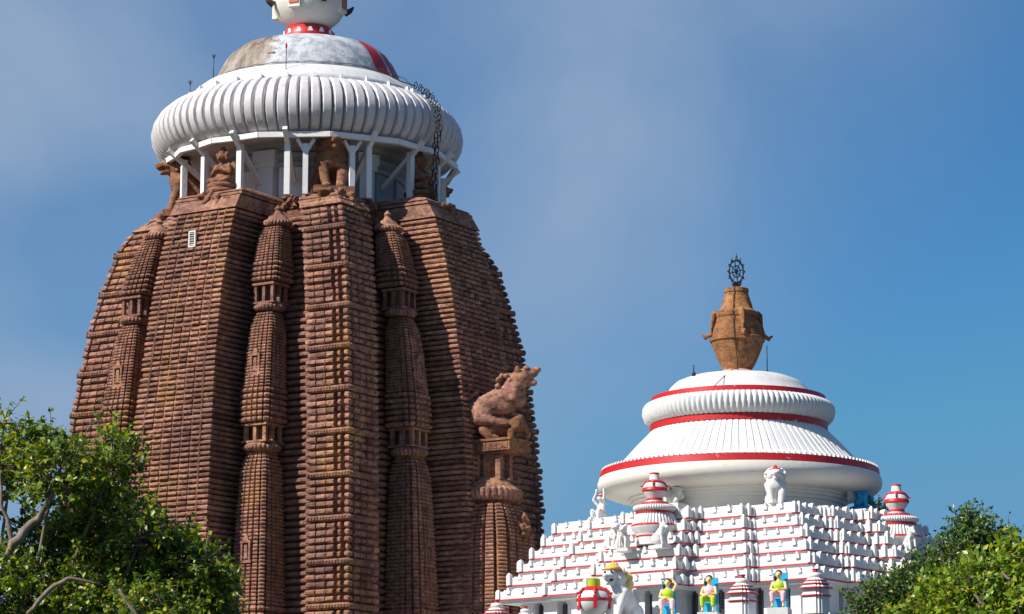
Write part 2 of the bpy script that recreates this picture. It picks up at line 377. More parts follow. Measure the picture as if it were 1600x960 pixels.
# top slabs
for k in range(4):
    mb = MB(); d = D(Z1) + 0.12; u = U(Z1) + 0.16
    quad = lambda dd, uu: [face_xy(k, -uu, 4.5), face_xy(k, -uu, dd), face_xy(k, uu, dd), face_xy(k, uu, 4.5)]
    mb.prism(quad(d - .03, u - .03), Z1 - 0.02, Z1 + 0.12, quad(d - .05, u - .05)); mb.prism(quad(d - 0.2, u - 0.15), Z1 + 0.12, Z1 + 0.2); mb.prism(quad(d - 0.13, u - .08), Z1 + 0.2, Z1 + 0.32, quad(d - .3, u - .16)); mb.prism(quad(d - 0.3, u - .16), Z1 + 0.32, Z1 + 0.52, quad(d - 1.3, u - 0.45))
    d0, u0 = D(Z1 - .8) + .12, U(Z1) + .12; mb.prism(quad(d0, u0), Z1 - .8, Z1 - .08, quad(d + .02, u0 - .04))
    mb.build('projection_cap', M['stone'], tower)
    mb = MB(); h = H(Z1) + 0.1
    def cq(hh, ww): return [face_xy(k, hh - ww, 3.5), face_xy(k, hh - ww, hh), face_xy(k, hh, hh), face_xy(k + 1, -hh + ww, hh), face_xy(k + 1, -hh + ww, 3.5), face_xy(k, 3.4, 3.4)]
    mb.prism(cq(h + .0, W), Z1 - 0.02, Z1 + 0.12, cq(h - .05, W)); mb.prism(cq(h - 0.12, W - .05), Z1 + 0.12, Z1 + 0.3, cq(h - .32, W - .1)); mb.prism(cq(h - 0.34, W - .1), Z1 + 0.3, Z1 + 0.58, cq(h - 1.1, W - .6))
    mb.prism(cq(H(Z1 - .65) + .12, W + .08), Z1 - .65, Z1 - .08, cq(h + .04, W + .04))
    mb.build('corner_cap', M['stone'], tower)
mb = MB(); q = [face_xy(k, s, 5.8) for k in range(4) for s in (-5.8, 0)]
mb.prism(q, Z1 - .1, Z1 + 0.35, [(x * .85, y * .85) for x, y in q]); mb.prism([(x * .8, y * .8) for x, y in q], Z1 + .35, Z1 + 0.55)
mb.build('top_platform', M['stone'], tower)
for k in range(4):
    for sg in (-1, 1):
        mb = MB(); a_, b_ = sg * (U(Z1) - .1), sg * (H(Z1) - W + .3)
        for z0, z1, d0, d1 in ((Z1 - .75, Z1 - .45, 5.85, 6.0), (Z1 - .45, Z1 - .2, 5.7, 5.75), (Z1 - .2, Z1 + .3, 6.0, 5.3)):
            f_ = lambda d: [face_xy(k, a_, 4.0), face_xy(k, a_, d), face_xy(k, b_, d), face_xy(k, b_, 4.0)]
            mb.prism(f_(d0), z0, z1 - .003, f_(d1))
        mb.build('recess_cap', M['stone'], tower)
# carved ornaments under the top edge
def carved(seed, w_, h_, n=26):
    rr = random.Random(seed); it = [('b', (0, 0, h_ * .5), (0.12, w_ * .42, h_ * .4))]
    for _ in range(n):
        it.append(('e', (rr.uniform(0.02, .3), rr.uniform(-w_, w_) * .5, rr.uniform(0, h_)), tuple(rr.uniform(.07, .2) for _ in range(3))))
    return it
orn = [sculpt('carved_relief', carved(3, 1.5, 1.0), M['stone_carved'], tower, 0.05, 1)]
def place(o, k, s, d, z, turn=0, sc=None):
    x, y = face_xy(k, s, d); o.location = (x, y, z); o.rotation_euler.z = -PI / 2 + k * PI / 2 + turn
    if sc: o.scale = sc
def dup(o, parent=None):
    c = o.copy(); col.objects.link(c); c.parent = parent or o.parent; return c
place(orn[0], 0, 0.1, D(Z1) + 0.0, Z1 - 0.75)
for k in range(4):
    if k: place(dup(orn[0]), k, 0, D(Z1), Z1 - 0.75)
    c = dup(orn[0]); place(c, k, H(Z1) - 0.4, H(Z1) - 0.4, Z1 - 0.55, PI / 4, (1, 1.3, .95))
    for s in (-1, 1): c = dup(orn[0]); place(c, k, s * 3.0, 5.8, Z1 - 0.35, 0, (1, .7, .7))
# raised ribs on the projections
for k in range(4):
    for s_ in (-0.75, 0.75):
        mb = MB(); pts = []
        for i in range(25):
            z = Z0 + (Z1 - Z0) * i / 24; pts.append((*face_xy(k, s_ * U(z), D(z) + 0.06), z))
        mb.tube(pts, 0.045, 6); mb.build('vertical_rib', M['stone_carved'], tower)
# small louvred vent
z = 39.35; wv = MB(); x, y = face_xy(0, -0.15, D(z) + 0.17)
for dx in (-.19, .19): wv.box((x + dx, y, z), (.07, .1, .86))
for dz in (-.4, .4): wv.box((x, y, z + dz), (.32, .1, .07))
vent = wv.build('vent_window', M['greystat'], tower)
mb = MB()
for j in range(6): mb.box((x, y + .01, z - .3 + j * .12), (.3, .05, .03))
mb.build('louvre', M['cream'], vent); mb = MB(); mb.box((x, y + .06, z), (.32, .04, .76)); mb.build('vent_shade_panel', M['iron'], vent)  # black panel paints the shade inside the vent

# engaged miniature spires
def sq_r(a, groove=0.17, pw=5.0):
    c, s = abs(math.cos(a)), abs(math.sin(a)); r = 1.0 / (c ** pw + s ** pw) ** (1 / pw)
    g_ = (a / (PI / 2) * 5) % 1.0
    return r * (1 - groove * (1 if g_ < 0.15 or g_ > 0.85 else 0))
def flut(nf, amp): return lambda a, z: 1 - amp * (1 - abs(math.sin(a * nf / 2)))
def spire_disc(zc, r, ht, cf, nf=26, n=156):
    mb = MB(); mb.lathe([(r * .6, zc - ht * .6), (r * .86, zc - ht * .45), (r, zc - ht * .15), (r, zc + ht * .15), (r * .84, zc + ht * .45), (r * .55, zc + ht * .6)], n, rf=flut(nf, .09), cf=cf); return mb
def spire_body(zb, zt, rb, rt, cf, pitch, shoulder=.55, seed=1):
    rr = random.Random(seed); prof = []; z = zb
    while z < zt - 1e-3:
        t = (z - zb) / (zt - zb); r = rb + (rt - rb) * t ** 1.6
        if zt - z < shoulder: r *= 0.62 + 0.38 * math.sqrt(max(0, (zt - z) / shoulder))
        p = pitch * (1 if t > .28 else 1.9); a = 0.045 if t > .28 else 0.10
        for q, dl in ((0, -a), (.2, a * .5), (.5, a), (.8, a * .4), (.93, -a)): prof.append((r + dl, z + q * p))
        z += p
    prof.append((prof[-1][0] * .7, prof[-1][1] + 0.08))
    mb = MB(); mb.lathe(prof, 120, rf=lambda a, z: sq_r(a), cf=cf); return mb
def colonnette(z0, z1, r, cf):
    mb = MB(); zc = (z0 + z1) / 2; cx, cy = cf(zc); mb.box((cx, cy, zc), (r * .95, r * .95, z1 - z0))
    posts = []
    for a in range(4):
        for s in (-1, 1) if a % 2 == 0 else (-1,):
            pass
    for dx in (-1, 0, 1):
        for dy in (-1, 0, 1):
            if dx or dy: mb.box((cx + dx * r * .8, cy + dy * r * .8, zc), (r * .26, r * .26, z1 - z0))
    mb.box((cx, cy, z1 - 0.05), (r * 2.1, r * 2.1, .12)); mb.box((cx, cy, z0 + 0.03), (r * 2.1, r * 2.1, .1)); return mb
cz = ([17, 28, 36, 40.5], [3.85, 3.85, 3.6, 3.15])
protos = {}
for sgn in (-1, 1):
    cf = lambda z, s=sgn: (s * float(np.interp(z, *cz)), -(H(z) + 0.05))
    segs = [spire_body(36.95, 40.05, .84, 0.62, cf, .15, .5, 3), spire_body(29.5, 35.3, .92, .66, cf, .16, .8, 4), spire_body(17.0, 27.95, 1.15, .80, cf, .19, 1.0, 5)]
    heavy = [(29.2, 1.3), (36.55, 1.15)]
    meshes = []
    for s in segs: meshes.append(('spire_body', s, False))
    for zc, r, ht in ((40.3, .80, .38), (35.6, .84, .38), (28.25, .98, .44)): meshes.append(('fluted_disc', spire_disc(zc, r, ht, cf), True))
    for z0, z1, r in ((35.8, 36.85, .66), (28.5, 29.45, .74)): meshes.append(('colonnette_gallery', colonnette(z0, z1, r, cf), False))
    cap_ = MB(); cx, cy = cf(40.5); cap_.lathe([(.62, 40.48), (.5, 40.66), (.25, 40.8), (.14, 41.0), (.2, 41.1), (.05, 41.3)], 20, (cx, cy)); meshes.append(('spire_finial', cap_, True))
    for zc in (33.0, 23.4):
        nb = MB(); cx, cy = cf(zc); f = .86 if zc > 30 else 1.04
        nb.box((cx, cy - f, zc), (.62, .22, .12)); nb.box((cx - .24, cy - f, zc - .5), (.1, .2, .9)); nb.box((cx + .24, cy - f, zc - .5), (.1, .2, .9)); nb.box((cx, cy - f, zc - 1.0), (.72, .26, .12)); nb.box((cx, cy - f, zc + .2), (.36, .2, .28), taper=.3)
        nb.box((cx, cy - f + .02, zc - .5), (.18, .2, .7))
        meshes.append(('niche', nb, False))
    for k in range(4):
        sp_e = bpy.data.objects.new('miniature_spire', None); col.objects.link(sp_e); sp_e.parent = tower; sp_e.rotation_euler.z = k * PI / 2
        if k == 0 and sgn == -1: sp_e.location = (-.95, -.75, 0)
        for nm, mb, sm in meshes:
            if (sgn, nm, id(mb)) not in protos:
                o = mb.build(nm, M['stone'], sp_e, sm and False); protos[(sgn, nm, id(mb))] = o
                if sm: smooth_by_angle(o, 35)
            else:
                c = protos[(sgn, nm, id(mb))].copy(); col.objects.link(c); c.parent = sp_e
# bracket spire that carries the lion and elephant on the right face
bs = bpy.data.objects.new('bracket_spire', None); col.objects.link(bs); bs.parent = tower
yb = -.7
cf = lambda z: (12.2 + (28.5 - z) * .01, yb)
spire_body(12.0, 25.6, 2.3, 1.62, cf, .19, 1.5, 9).build('spire_body', M['stone'], bs)
mb = MB(); cx = cf(26)[0]; cx_b = cx; mb.lathe([(.9, 25.5), (1.0, 25.8), (1.4, 25.88), (1.56, 26.08), (1.56, 26.4), (1.3, 26.6)], 180, (cx, yb), rf=flut(30, .07)); mb.lathe([(1.25, 26.58), (1.1, 26.8), (.75, 27.05), (.4, 27.2)], 40, (cx, yb))
o = mb.build('fluted_disc', M['stone'], bs); smooth_by_angle(o, 35)
mb = MB()
for dx, dy in ((-.7, -.45), (.0, -.45), (.7, -.45), (-.7, .45), (.7, .45)): mb.box((cx + dx, dy + yb, 27.65), (.3, .3, 1.45))
mb.box((cx - .35, yb, 27.6), (.8, .8, 1.4)); mb.box((cx - .9, yb, 27.6), (1.0, 1.6, 1.5)); mb.build('posts', M['stone'], bs)
mb = MB(); mb.box((cx + .1, yb, 28.62), (3.1, 2.0, .5)); mb.box((cx + .1, yb, 28.93), (3.3, 2.15, .12)); mb.box((cx + .1, yb, 28.33), (2.8, 1.8, .12))
for i in range(9): mb.box((cx - 1.2 + i * .33, yb - 1.0, 28.62), (.2, .06, .3))
mb.build('bracket_slab', M['stone_carved'], bs)

# ---- drum and crown
mb = MB(); mb.lathe([(4.9, 41.8), (4.9, 44.0), (5.15, 44.1), (5.15, 44.3), (4.95, 44.35), (5.2, 44.6), (5.25, 44.8), (5.0, 44.85), (5.4, 45.1), (5.5, 45.5)], 64)
drum = mb.build('drum', M['greywall'], tower)
def pol(r, az, z):          # az in degrees, 0 = towards the camera, + to the right, given in tower space
    a = R(az) - TR
    return (r * math.sin(a), -r * math.cos(a), z)
for az in (-24, 38, 100, -86, 160, -150):
    x, y, _ = pol(5.0, az, 0); mb = MB(); rz = R(az) - TR
    mb.box((x, y, 43.1), (.95, .6, 2.5), rz); mb.box((x, y, 44.2), (1.2, .8, .3), rz); mb.box((x, y, 44.65), (1.35, .95, .6), rz)
    mb.build('pilaster', M['timber'], drum)
for az0, az1 in ((-50, -32), (-16, 2), (48, 62), (70, 86)):
    mb = MB(); az = (az0 + az1) / 2; x, y, _ = pol(4.93, az, 0); mb.box((x, y, 43.0), (5.0 * R(az1 - az0), .12, 2.3), R(az) - TR); mb.build('plaster_panel', M['timber'] if az < 40 else M['greywall'], drum)
crown = bpy.data.objects.new('ribbed_crown', None); col.objects.link(crown); crown.parent = tower; crown.location = (-.21, -.13, 0)
NRIB = 88
prof = [(5.3, 45.40), (6.3, 45.35), (7.4, 45.30), (7.9, 45.45), (8.25, 45.8), (8.5, 46.3), (8.56, 46.75), (8.45, 47.25), (8.15, 47.75), (7.7, 48.15), (7.2, 48.42), (6.75, 48.55), (6.3, 48.5)]
def ribf(a, z):
    s = abs(math.sin(a * NRIB / 2)); g_ = min(1, s / 0.55) ** 0.5
    return 1 - 0.05 * (1 - g_)
# denser profile
pp = []
for i in range(len(prof) - 1):
    for t in (0, .5): pp.append((prof[i][0] + (prof[i + 1][0] - prof[i][0]) * t, prof[i][1] + (prof[i + 1][1] - prof[i][1]) * t))
pp.append(prof[-1])
mb = MB(); mb.lathe(pp, NRIB * 10, rf=ribf); o = mb.build('ribbed_disc', M['white_ribs'], crown); smooth_by_angle(o, 50)
mb = MB(); mb.lathe([(6.6, 48.4), (6.62, 48.75), (6.5, 48.85), (6.3, 49.1), (5.9, 49.42), (5.45, 49.62), (5.2, 49.66)], 128); mb.build('shoulder_ring', M['white'], crown, True)
for i in range(0, NRIB, 3):
    a = 2 * PI * (i + .5) / NRIB; mb = MB(); mb.box((6.75 * math.cos(a), 6.75 * math.sin(a), 48.66), (.3, .16, .26), a, .5); mb.build('rib_knob', M['white'], crown)
capp = [(5.25, 49.6), (5.12, 49.95), (4.92, 50.4), (4.66, 50.9), (4.35, 51.32), (3.85, 51.72), (3.1, 51.98), (2.1, 52.12), (1.3, 52.2), (.4, 52.25)]
mb = MB(); mb.lathe(capp, 128); cap_o = mb.build('worn_cap', M['cap'], crown, True, rz=-TR)
def patch(profile, az0, az1, off, shift, name, mat, parent, seg=6):
    mb = MB(); vs = []
    for (r, z), sh in zip(profile, np.linspace(0, shift, len(profile))):
        for j in range(seg + 1):
            az = az0 + (az1 - az0) * j / seg + sh; x, y, _ = pol(r + off, az, 0); vs.append((x, y, z + off * .3))
    n = seg + 1; m_ = len(profile)
    mb.add(vs, [(a * n + c, a * n + c + 1, (a + 1) * n + c + 1, (a + 1) * n + c) for a in range(m_ - 1) for c in range(seg)]); return mb.build(name, mat, parent, True)
for a0, a1 in ((50, 63), (67, 74), (78, 87)): patch(capp[:7], a0, a1, .02, -4, 'red_stripe', M['red'], cap_o).matrix_parent_inverse = Matrix.Rotation(TR, 4, 'Z')
# loose ledge stones on the cap
for az, r, z in ((-36, 4.3, 51.15), (-28, 3.7, 51.5), (-20, 4.75, 50.4)):
    mb = MB(); x, y, _ = pol(r, az, 0); mb.box((x, y, z), (.45, .35, .16), R(az) - TR); mb.build('ledge_stone', M['stone_carved'], crown)
# crowning pot
pot = bpy.data.objects.new('crowning_pot', None); col.objects.link(pot); pot.parent = crown; pot.location.z = .3
mb = MB(); mb.lathe([(1.45, 51.8), (1.47, 52.15), (1.42, 52.5), (1.22, 52.78), (1.15, 52.82)], 48); mb.build('red_foot', M['red'], pot, True)
for i in range(14):
    a = 2 * PI * i / 14; mb = MB(); mb.box((1.43 * math.cos(a), 1.43 * math.sin(a), 52.45), (.05, .3, .24), a, .45); mb.build('petal_mark', M['timber'], pot)
mb = MB(); mb.lathe([(1.05, 52.8), (1.3, 53.0), (1.68, 53.35), (1.95, 53.8), (2.08, 54.3), (2.0, 54.8), (1.6, 55.3), (1.0, 55.6), (.8, 56.1), (.6, 57.2), (.75, 57.3), (.75, 57.5)], 64); mb.build('pot_body', M['cream'], pot, True)
for az in (-20, 68, 158, -112):
    mb = MB(); x, y, _ = pol(1.98, az, 0); mb.box((x, y, 54.3), (.7, .3, 1.5), R(az) - TR, .9); br = mb.build('bracket', M['cream'], pot)
    mb = MB(); x, y, _ = pol(2.14, az, 0); mb.box((x, y, 54.35), (.55, .08, 1.2), R(az) - TR); mb.build('orange_panel', paint('orange_red_paint', (.55, .12, .05)), br)
    mb = MB(); mb.tube([pol(2.1, az + 45, 54.0), pol(2.4, az + 45, 54.15), pol(2.6, az + 45, 54.4)], [.22, .15, .05], 8); mb.build('horn', M['rust'], pot)

# ---- white timber props round the drum
frame = thing('timber_prop_frame', 'white painted timber posts and faceted ring beam propping the great ribbed crown', 'support frame', tw(0, 0, 42.2), TR)
def fp(r, az, z): x, y, _ = pol(r, az, 0); return (x, y, z - 42.2)
post_az = [-66, -47, -27, -6, 28, 50, 72, 100, 125, 150, 175, -155, -130, -108, -86]
ring_az = []
for i, a in enumerate(sorted(post_az)):
    nx = sorted(post_az)[(i + 1) % len(post_az)]; nx = nx + 360 if nx <= a else nx
    ring_az += [a, (a + nx) / 2]
for i, a in enumerate(ring_az):
    b_ = ring_az[(i + 1) % len(ring_az)]
    if b_ < a: b_ += 360
    mb = MB(); ra, rb = (7.75 if i % 2 == 0 else 7.95), (7.95 if i % 2 == 0 else 7.75)
    mb.bar(fp(ra, a, 45.12), fp(rb, b_, 45.12), .24, .28); mb.build('ring_beam', M['timber'], frame)
for a in post_az:
    mb = MB(); x, y, _ = fp(7.3, a, 0); zt = 44.9 - 42.2; mb.box((x, y, zt / 2 - .1), (.3, .3, zt + .2), R(a) - TR); mb.build('post', M['timber'], frame)
    mb = MB(); mb.bar(fp(5.3, a, 43.2), fp(8.2, a, 45.38), .25, .22); mb.build('brace', M['timber'], frame)
for a in (1.5, 20.5):
    mb = MB(); x, y, _ = fp(7.4, a, 0); mb.box((x, y, 1.15), (.28, .28, 2.7), R(a) - TR)
    for da in (-3.5, 3.5): mb.bar(fp(7.4, a, 44.2), fp(7.5, a + da, 44.95), .16, .16)
    mb.build('forked_post', M['timber'], frame)

# ---- carved guardian statues round the tower top
LION = sym([('e', (-.75, 0, .65), (.6, .55, .62)), ('e', (-.8, .4, .5), (.5, .26, .5)), ('c', (-.65, 0, .85), (.3, 0, 1.75), .55, .55), ('e', (.38, 0, 1.55), (.48, .55, .62)),
            ('c', (.35, .42, 1.5), (.6, .32, .75), .27, .2), ('c', (.6, .32, .75), (.78, .24, .12), .19, .17), ('e', (.95, .24, .1), (.26, .17, .12)),
            ('e', (-.25, .5, .12), (.4, .17, .13)), ('e', (.3, 0, 2.2), (.5, .56, .5)), ('e', (.55, 0, 2.3), (.42, .45, .42)), ('e', (.55, .3, 2.15), (.25, .2, .3)),
            ('e', (.85, 0, 2.35), (.36, .33, .3)), ('c', (1.0, 0, 2.3), (1.32, 0, 2.22), .22, .17), ('e', (1.42, 0, 2.3), (.12, .16, .1)), ('c', (.9, 0, 2.02), (1.2, 0, 1.93), .17, .12),
            ('e', (.45, .36, 2.62), (.12, .1, .18)), ('e', (.98, .2, 2.52), (.1, .09, .09)), ('c', (-1.2, 0, .5), (-1.4, 0, 1.2), .12, .1), ('c', (-1.4, 0, 1.2), (-1.15, 0, 1.7), .1, .16)])
GUARD = sym([('e', (0, 0, 1.25), (.34, .42, .5)), ('e', (0, 0, .85), (.4, .45, .3)), ('c', (0, .25, .8), (.3, .62, .78), .22, .17), ('c', (.3, .62, .78), (.45, .2, .66), .16, .12), ('e', (-.15, .35, .72), (.3, .3, .2)),
             ('c', (0, .42, 1.55), (.12, .58, 1.15), .15, .12), ('c', (.12, .58, 1.15), (.42, .12, 1.32), .11, .09), ('e', (.45, 0, 1.38), (.1, .12, .16)), ('c', (0, 0, 1.6), (.05, 0, 1.85), .15, .14),
             ('e', (.06, 0, 2.0), (.26, .25, .28)), ('c', (.28, 0, 1.98), (.42, 0, 1.88), .1, .05), ('e', (0, .27, 1.98), (.09, .08, .14)), ('e', (0, 0, 2.28), (.24, .25, .16)), ('e', (-.05, 0, 2.45), (.15, .15, .2)), ('e', (-.28, .42, 1.45), (.12, .3, .42)), ('e', (.02, .34, 2.2), (.12, .1, .16))])
lions = []
def stone_lion(az, z, r, label, sc, wid=1.0):
    x, y, _ = pol(r, az, 0)
    t = thing('lion_statue', label, 'statue', tw(x, y, z), R(az - 90), 'stone lions under the great crown', sc)
    if not lions:
        b_ = sculpt('lion_body', LION, M['stone_carved'], t, .055, 2); lions.append(b_)
        mb = MB(); mb.box((-.1, 0, -.1), (2.6, 1.4, .3)); lions.append(mb.build('plinth', M['stone_carved'], t))
        cur = []
        rr = random.Random(5)
        for _ in range(46):
            a = rr.uniform(0, 2 * PI); x0 = rr.uniform(.0, .55); cur.append(('e', (x0, math.cos(a) * .5, 2.2 + math.sin(a) * .48), (.13, .12, .13)))
        lions.append(sculpt('mane', cur + [('e', (.28, 0, 2.2), (.3, .45, .42))], M['stone_carved'], t, .05, 1))
    else:
        for o in lions: c = o.copy(); col.objects.link(c); c.parent = t
    t.scale = (sc, sc * wid, sc)
    return t
stone_lion(-77, 42.2, 6.8, 'carved stone lion in profile at the left edge of the tower top', 1.18, 1.1)
stone_lion(13, 42.35, 6.5, 'carved stone lion facing the viewer between two forked white posts', 1.12, 1.35)
stone_lion(103, 42.2, 6.5, 'carved stone lion at the right edge of the tower top, muzzle jutting out in shade', 0.95)
guards = []
def stone_guard(az, z, r, label, sc):
    x, y, _ = pol(r, az, 0)
    t = thing('seated_statue', label, 'statue', tw(x, y, z), R(az - 90), 'seated guardians under the great crown', sc)
    if not guards:
        guards.append(sculpt('figure', GUARD, M['stone_carved'], t, .04, 2))
        mb = MB(); mb.lathe([(.7, 0), (.82, .06), (.84, .2), (.74, .28), (.7, .3), (.8, .36), (.8, .5), (.7, .58), (.5, .6)], 32); guards.append(mb.build('lotus_pedestal', M['stone_carved'], t, True))
    else:
        for o in guards: c = o.copy(); col.objects.link(c); c.parent = t
stone_guard(-35, 42.25, 7.45, 'carved stone figure seated with folded hands on a round lotus pedestal, in sunlight', 1.0)
stone_guard(57, 42.25, 7.3, 'dark stone seated figure in shadow beside the hanging chain', 1.12)
gc = sculpt('guardian_carving', GUARD, M['stone_carved'], bs, .05, 1); gc.scale = (.62,) * 3; gc.location = (cx_b + 1.9, yb + .1, 23.6)
# lion on elephant
t = thing('lion_on_elephant_statue', 'stone lion rearing over a crouching elephant on a bracket slab', 'statue', tw(cx_b + .6, yb - .05, 29.0), TR + R(27), sc=.97)
LF = sculpt('lion_figure', sym([('e', (-1.15, 0, 1.75), (.78, .62, .72)), ('e', (-1.1, .42, 1.5), (.6, .3, .62)), ('c', (-.9, 0, 1.95), (.5, 0, 2.7), .66, .66), ('e', (.65, 0, 2.65), (.66, .6, .74)), ('e', (.9, 0, 2.35), (.42, .48, .45)),
                           ('c', (.5, 0, 2.95), (.95, 0, 3.45), .6, .54), ('e', (.45, 0, 3.35), (.42, .45, .46)), ('e', (.2, 0, 3.0), (.3, .4, .4)), ('e', (1.15, 0, 3.62), (.46, .44, .42)), ('c', (1.35, 0, 3.75), (1.68, 0, 3.8), .33, .28), ('e', (1.9, 0, 3.95), (.2, .24, .17)), ('e', (1.3, .2, 4.02), (.18, .14, .14)), ('c', (1.25, 0, 3.3), (1.7, 0, 3.25), .26, .19), ('e', (.85, .40, 3.92), (.16, .12, .2)), ('e', (1.35, .26, 3.98), (.16, .12, .1)),
                           ('c', (-1.2, .45, 1.3), (-.4, .52, 1.15), .34, .26), ('c', (-.4, .52, 1.15), (.15, .52, 1.0), .24, .17), ('e', (.25, .52, .98), (.2, .17, .12)), ('c', (.7, .5, 2.4), (.85, .62, 3.0), .26, .2), ('e', (.9, .6, 3.02), (.22, .18, .18)), ('e', (.0, 0, 2.1), (.85, .58, .62)), ('c', (-1.8, 0, 1.5), (-1.75, 0, 2.4), .12, .12), ('c', (-1.75, 0, 2.4), (-1.4, 0, 2.75), .12, .16)])
                           + [('e', (.15 + .35 * math.cos(a), .48 * math.sin(b), 3.1 + .5 * math.sin(a)), (.15, .15, .15)) for a in (0.5, 1.2, 1.9, 2.6, 3.3) for b in (-1.2, -.5, .5, 1.2)], M['stone'], t, .045, 1)
LF.location.z = -.18
sculpt('elephant_figure', sym([('e', (-.3, 0, .72), (1.1, .55, .55)), ('e', (.85, 0, .85), (.48, .45, .48)), ('c', (1.15, 0, .75), (1.42, 0, .3), .22, .14), ('c', (1.42, 0, .3), (1.3, 0, .06), .14, .1), ('e', (.75, .44, .85), (.3, .1, .36)), ('c', (.5, .34, .5), (.55, .36, .1), .22, .2), ('c', (-.95, .34, .5), (-.6, .4, .12), .28, .2), ('e', (-.35, .4, .12), (.3, .16, .12)), ('e', (1.0, .2, 1.2), (.2, .18, .16))]), M['stone_carved'], t, .05, 2)

# ---- chain and lightning rods on the great tower
ch = thing('iron_chain', 'long rusty iron chain hanging over the ribbed crown', 'chain', tw(*pol(8.0, 53, 0)[:2], 42.0))
mb = MB(); ring = []
for i in range(13):
    a = 2 * PI * i / 12; ring.append((0, .085 * math.cos(a), .2 * math.sin(a)))
mb.tube(ring, .028, 6)
link0 = mb.build('chain_link', M['rust'], ch, True)
path = [(7.3, 48.7), (7.6, 48.45), (8.2, 48.0), (8.62, 47.3), (8.75, 46.6), (8.72, 45.8), (8.6, 45.0), (8.5, 43.5), (8.45, 42.4), (8.4, 41.9)]
seg = [math.dist(path[i], path[i + 1]) for i in range(len(path) - 1)]; tot = sum(seg); nl = int(tot / .29)
base_xy = ch.location.copy()
for strand, daz in ((0, 0), (1, 2.0)):
    for i in range(nl):
        s = (i + .5 * strand) / nl * tot; j = 0
        while j < len(seg) - 1 and s > seg[j]: s -= seg[j]; j += 1
        t_ = min(1, s / seg[j]); r = path[j][0] + (path[j + 1][0] - path[j][0]) * t_; z = path[j][1] + (path[j + 1][1] - path[j][1]) * t_
        o = link0 if i == 0 and strand == 0 else dup(link0, ch)
        x, y, _ = pol(r, 53 + daz + .5 * math.sin(i * 1.3), 0); p = Vector(tw(x, y, z)) - base_xy
        o.location = p; dz = path[j + 1][1] - path[j][1]; dr = path[j + 1][0] - path[j][0]
        o.rotation_euler = (0, math.atan2(dr, -dz) * -.8, R(45 + 90 * (i % 2) + 57))
def rod(name, label, loc, hgt, mat=None, prong=True, r=.025, parent=None):
    mb = MB(); mb.tube([(0, 0, 0), (0, 0, hgt)], r, 6)
    mb.tube([(0, 0, -.05), (0, 0, .1)], r * 3.5, 8)
    if prong:
        for a in range(4): mb.tube([(0, 0, hgt - .25), (.12 * math.cos(a * PI / 2 + .4), .12 * math.sin(a * PI / 2 + .4), hgt)], r * .7, 5)
    return tag(mb.build(name, mat or M['iron'], None, True, loc=loc), label, 'lightning rod', 'lightning rods on the domes')
rod('lightning_rod', 'thin tall rod left of the worn cap, higher of the two at the left edge', tw(*pol(5.75, -66, 0)[:2], 49.4), 1.6)
rod('lightning_rod', 'thin rod at the outer left edge of the ribbed crown', tw(*pol(6.75, -80, 0)[:2], 48.5), 1.35)
r_ = rod('lightning_rod', 'short rod with red tip standing in front of the worn cap', tw(*pol(6.35, -9, 0)[:2], 48.8), 1.5, prong=False)
mb = MB(); mb.lathe([(.02, 1.4), (.06, 1.5), (.05, 1.65), (.01, 1.75)], 10); mb.build('red_tip', M['red'], r_)
# cables
mb = MB(); mb.tube([tw(*pol(r, az, 0)[:2], z) for r, az, z in ((5.3, 35, 49.75), (6.2, 45, 49.25), (6.7, 49, 48.9), (7.3, 53, 48.66))], .035, 6)
tag(mb.build('steel_cable', M['rust']), 'dark cable running down from the worn cap to the chain', 'cable')
mb = MB(); mb.tube([tw(*pol(5.5, az, 0)[:2], 49.72 + .05 * math.sin(az)) for az in range(-90, 92, 4)], .018, 5)
tag(mb.build('conductor_wire', M['dark']), 'thin conductor wire looped along the foot of the worn cap', 'wire')

# ================================================================== WHITE HALL
WC = (11.13, 141.0); WR = R(-38)
hall = thing('white_temple_hall', 'whitewashed stepped temple hall with red lines and a bell-shaped dome', 'temple', (*WC, 0), WR)
def ww(x, y, z): return (WC[0] + x * math.cos(WR) - y * math.sin(WR), WC[1] + x * math.sin(WR) + y * math.cos(WR), z)
def wpol(r, az, z=0):
    a = R(az) - WR; return (r * math.sin(a), -r * math.cos(a), z)
def plan(a, b, off=0.0, o1=.5, o2=1.6):
    P = []
    for k in range(4):
        A, B = (a, b) if k % 2 == 0 else (b, a)     # A half length, B distance
        s1, s2 = A * .645, A * .285
        pts = [(-A - off, B + off), (-s1 - off, B + off), (-s1 - off, B + o1 + off), (-s2 - off, B + o1 + off), (-s2 - off, B + o2 + off), (s2 + off, B + o2 + off), (s2 + off, B + o1 + off), (s1 + off, B + o1 + off), (s1 + off, B + off)]
        P += [face_xy(k, s, d) for s, d in pts]
    return P
tiers = [(20.10, 9.1, 7.7), (20.80, 8.68, 7.34), (21.46, 8.26, 6.98), (22.10, 7.84, 6.62), (22.72, 7.42, 6.26), (23.34, 7.0, 5.9)]
crest_list = []
tier_objs = []
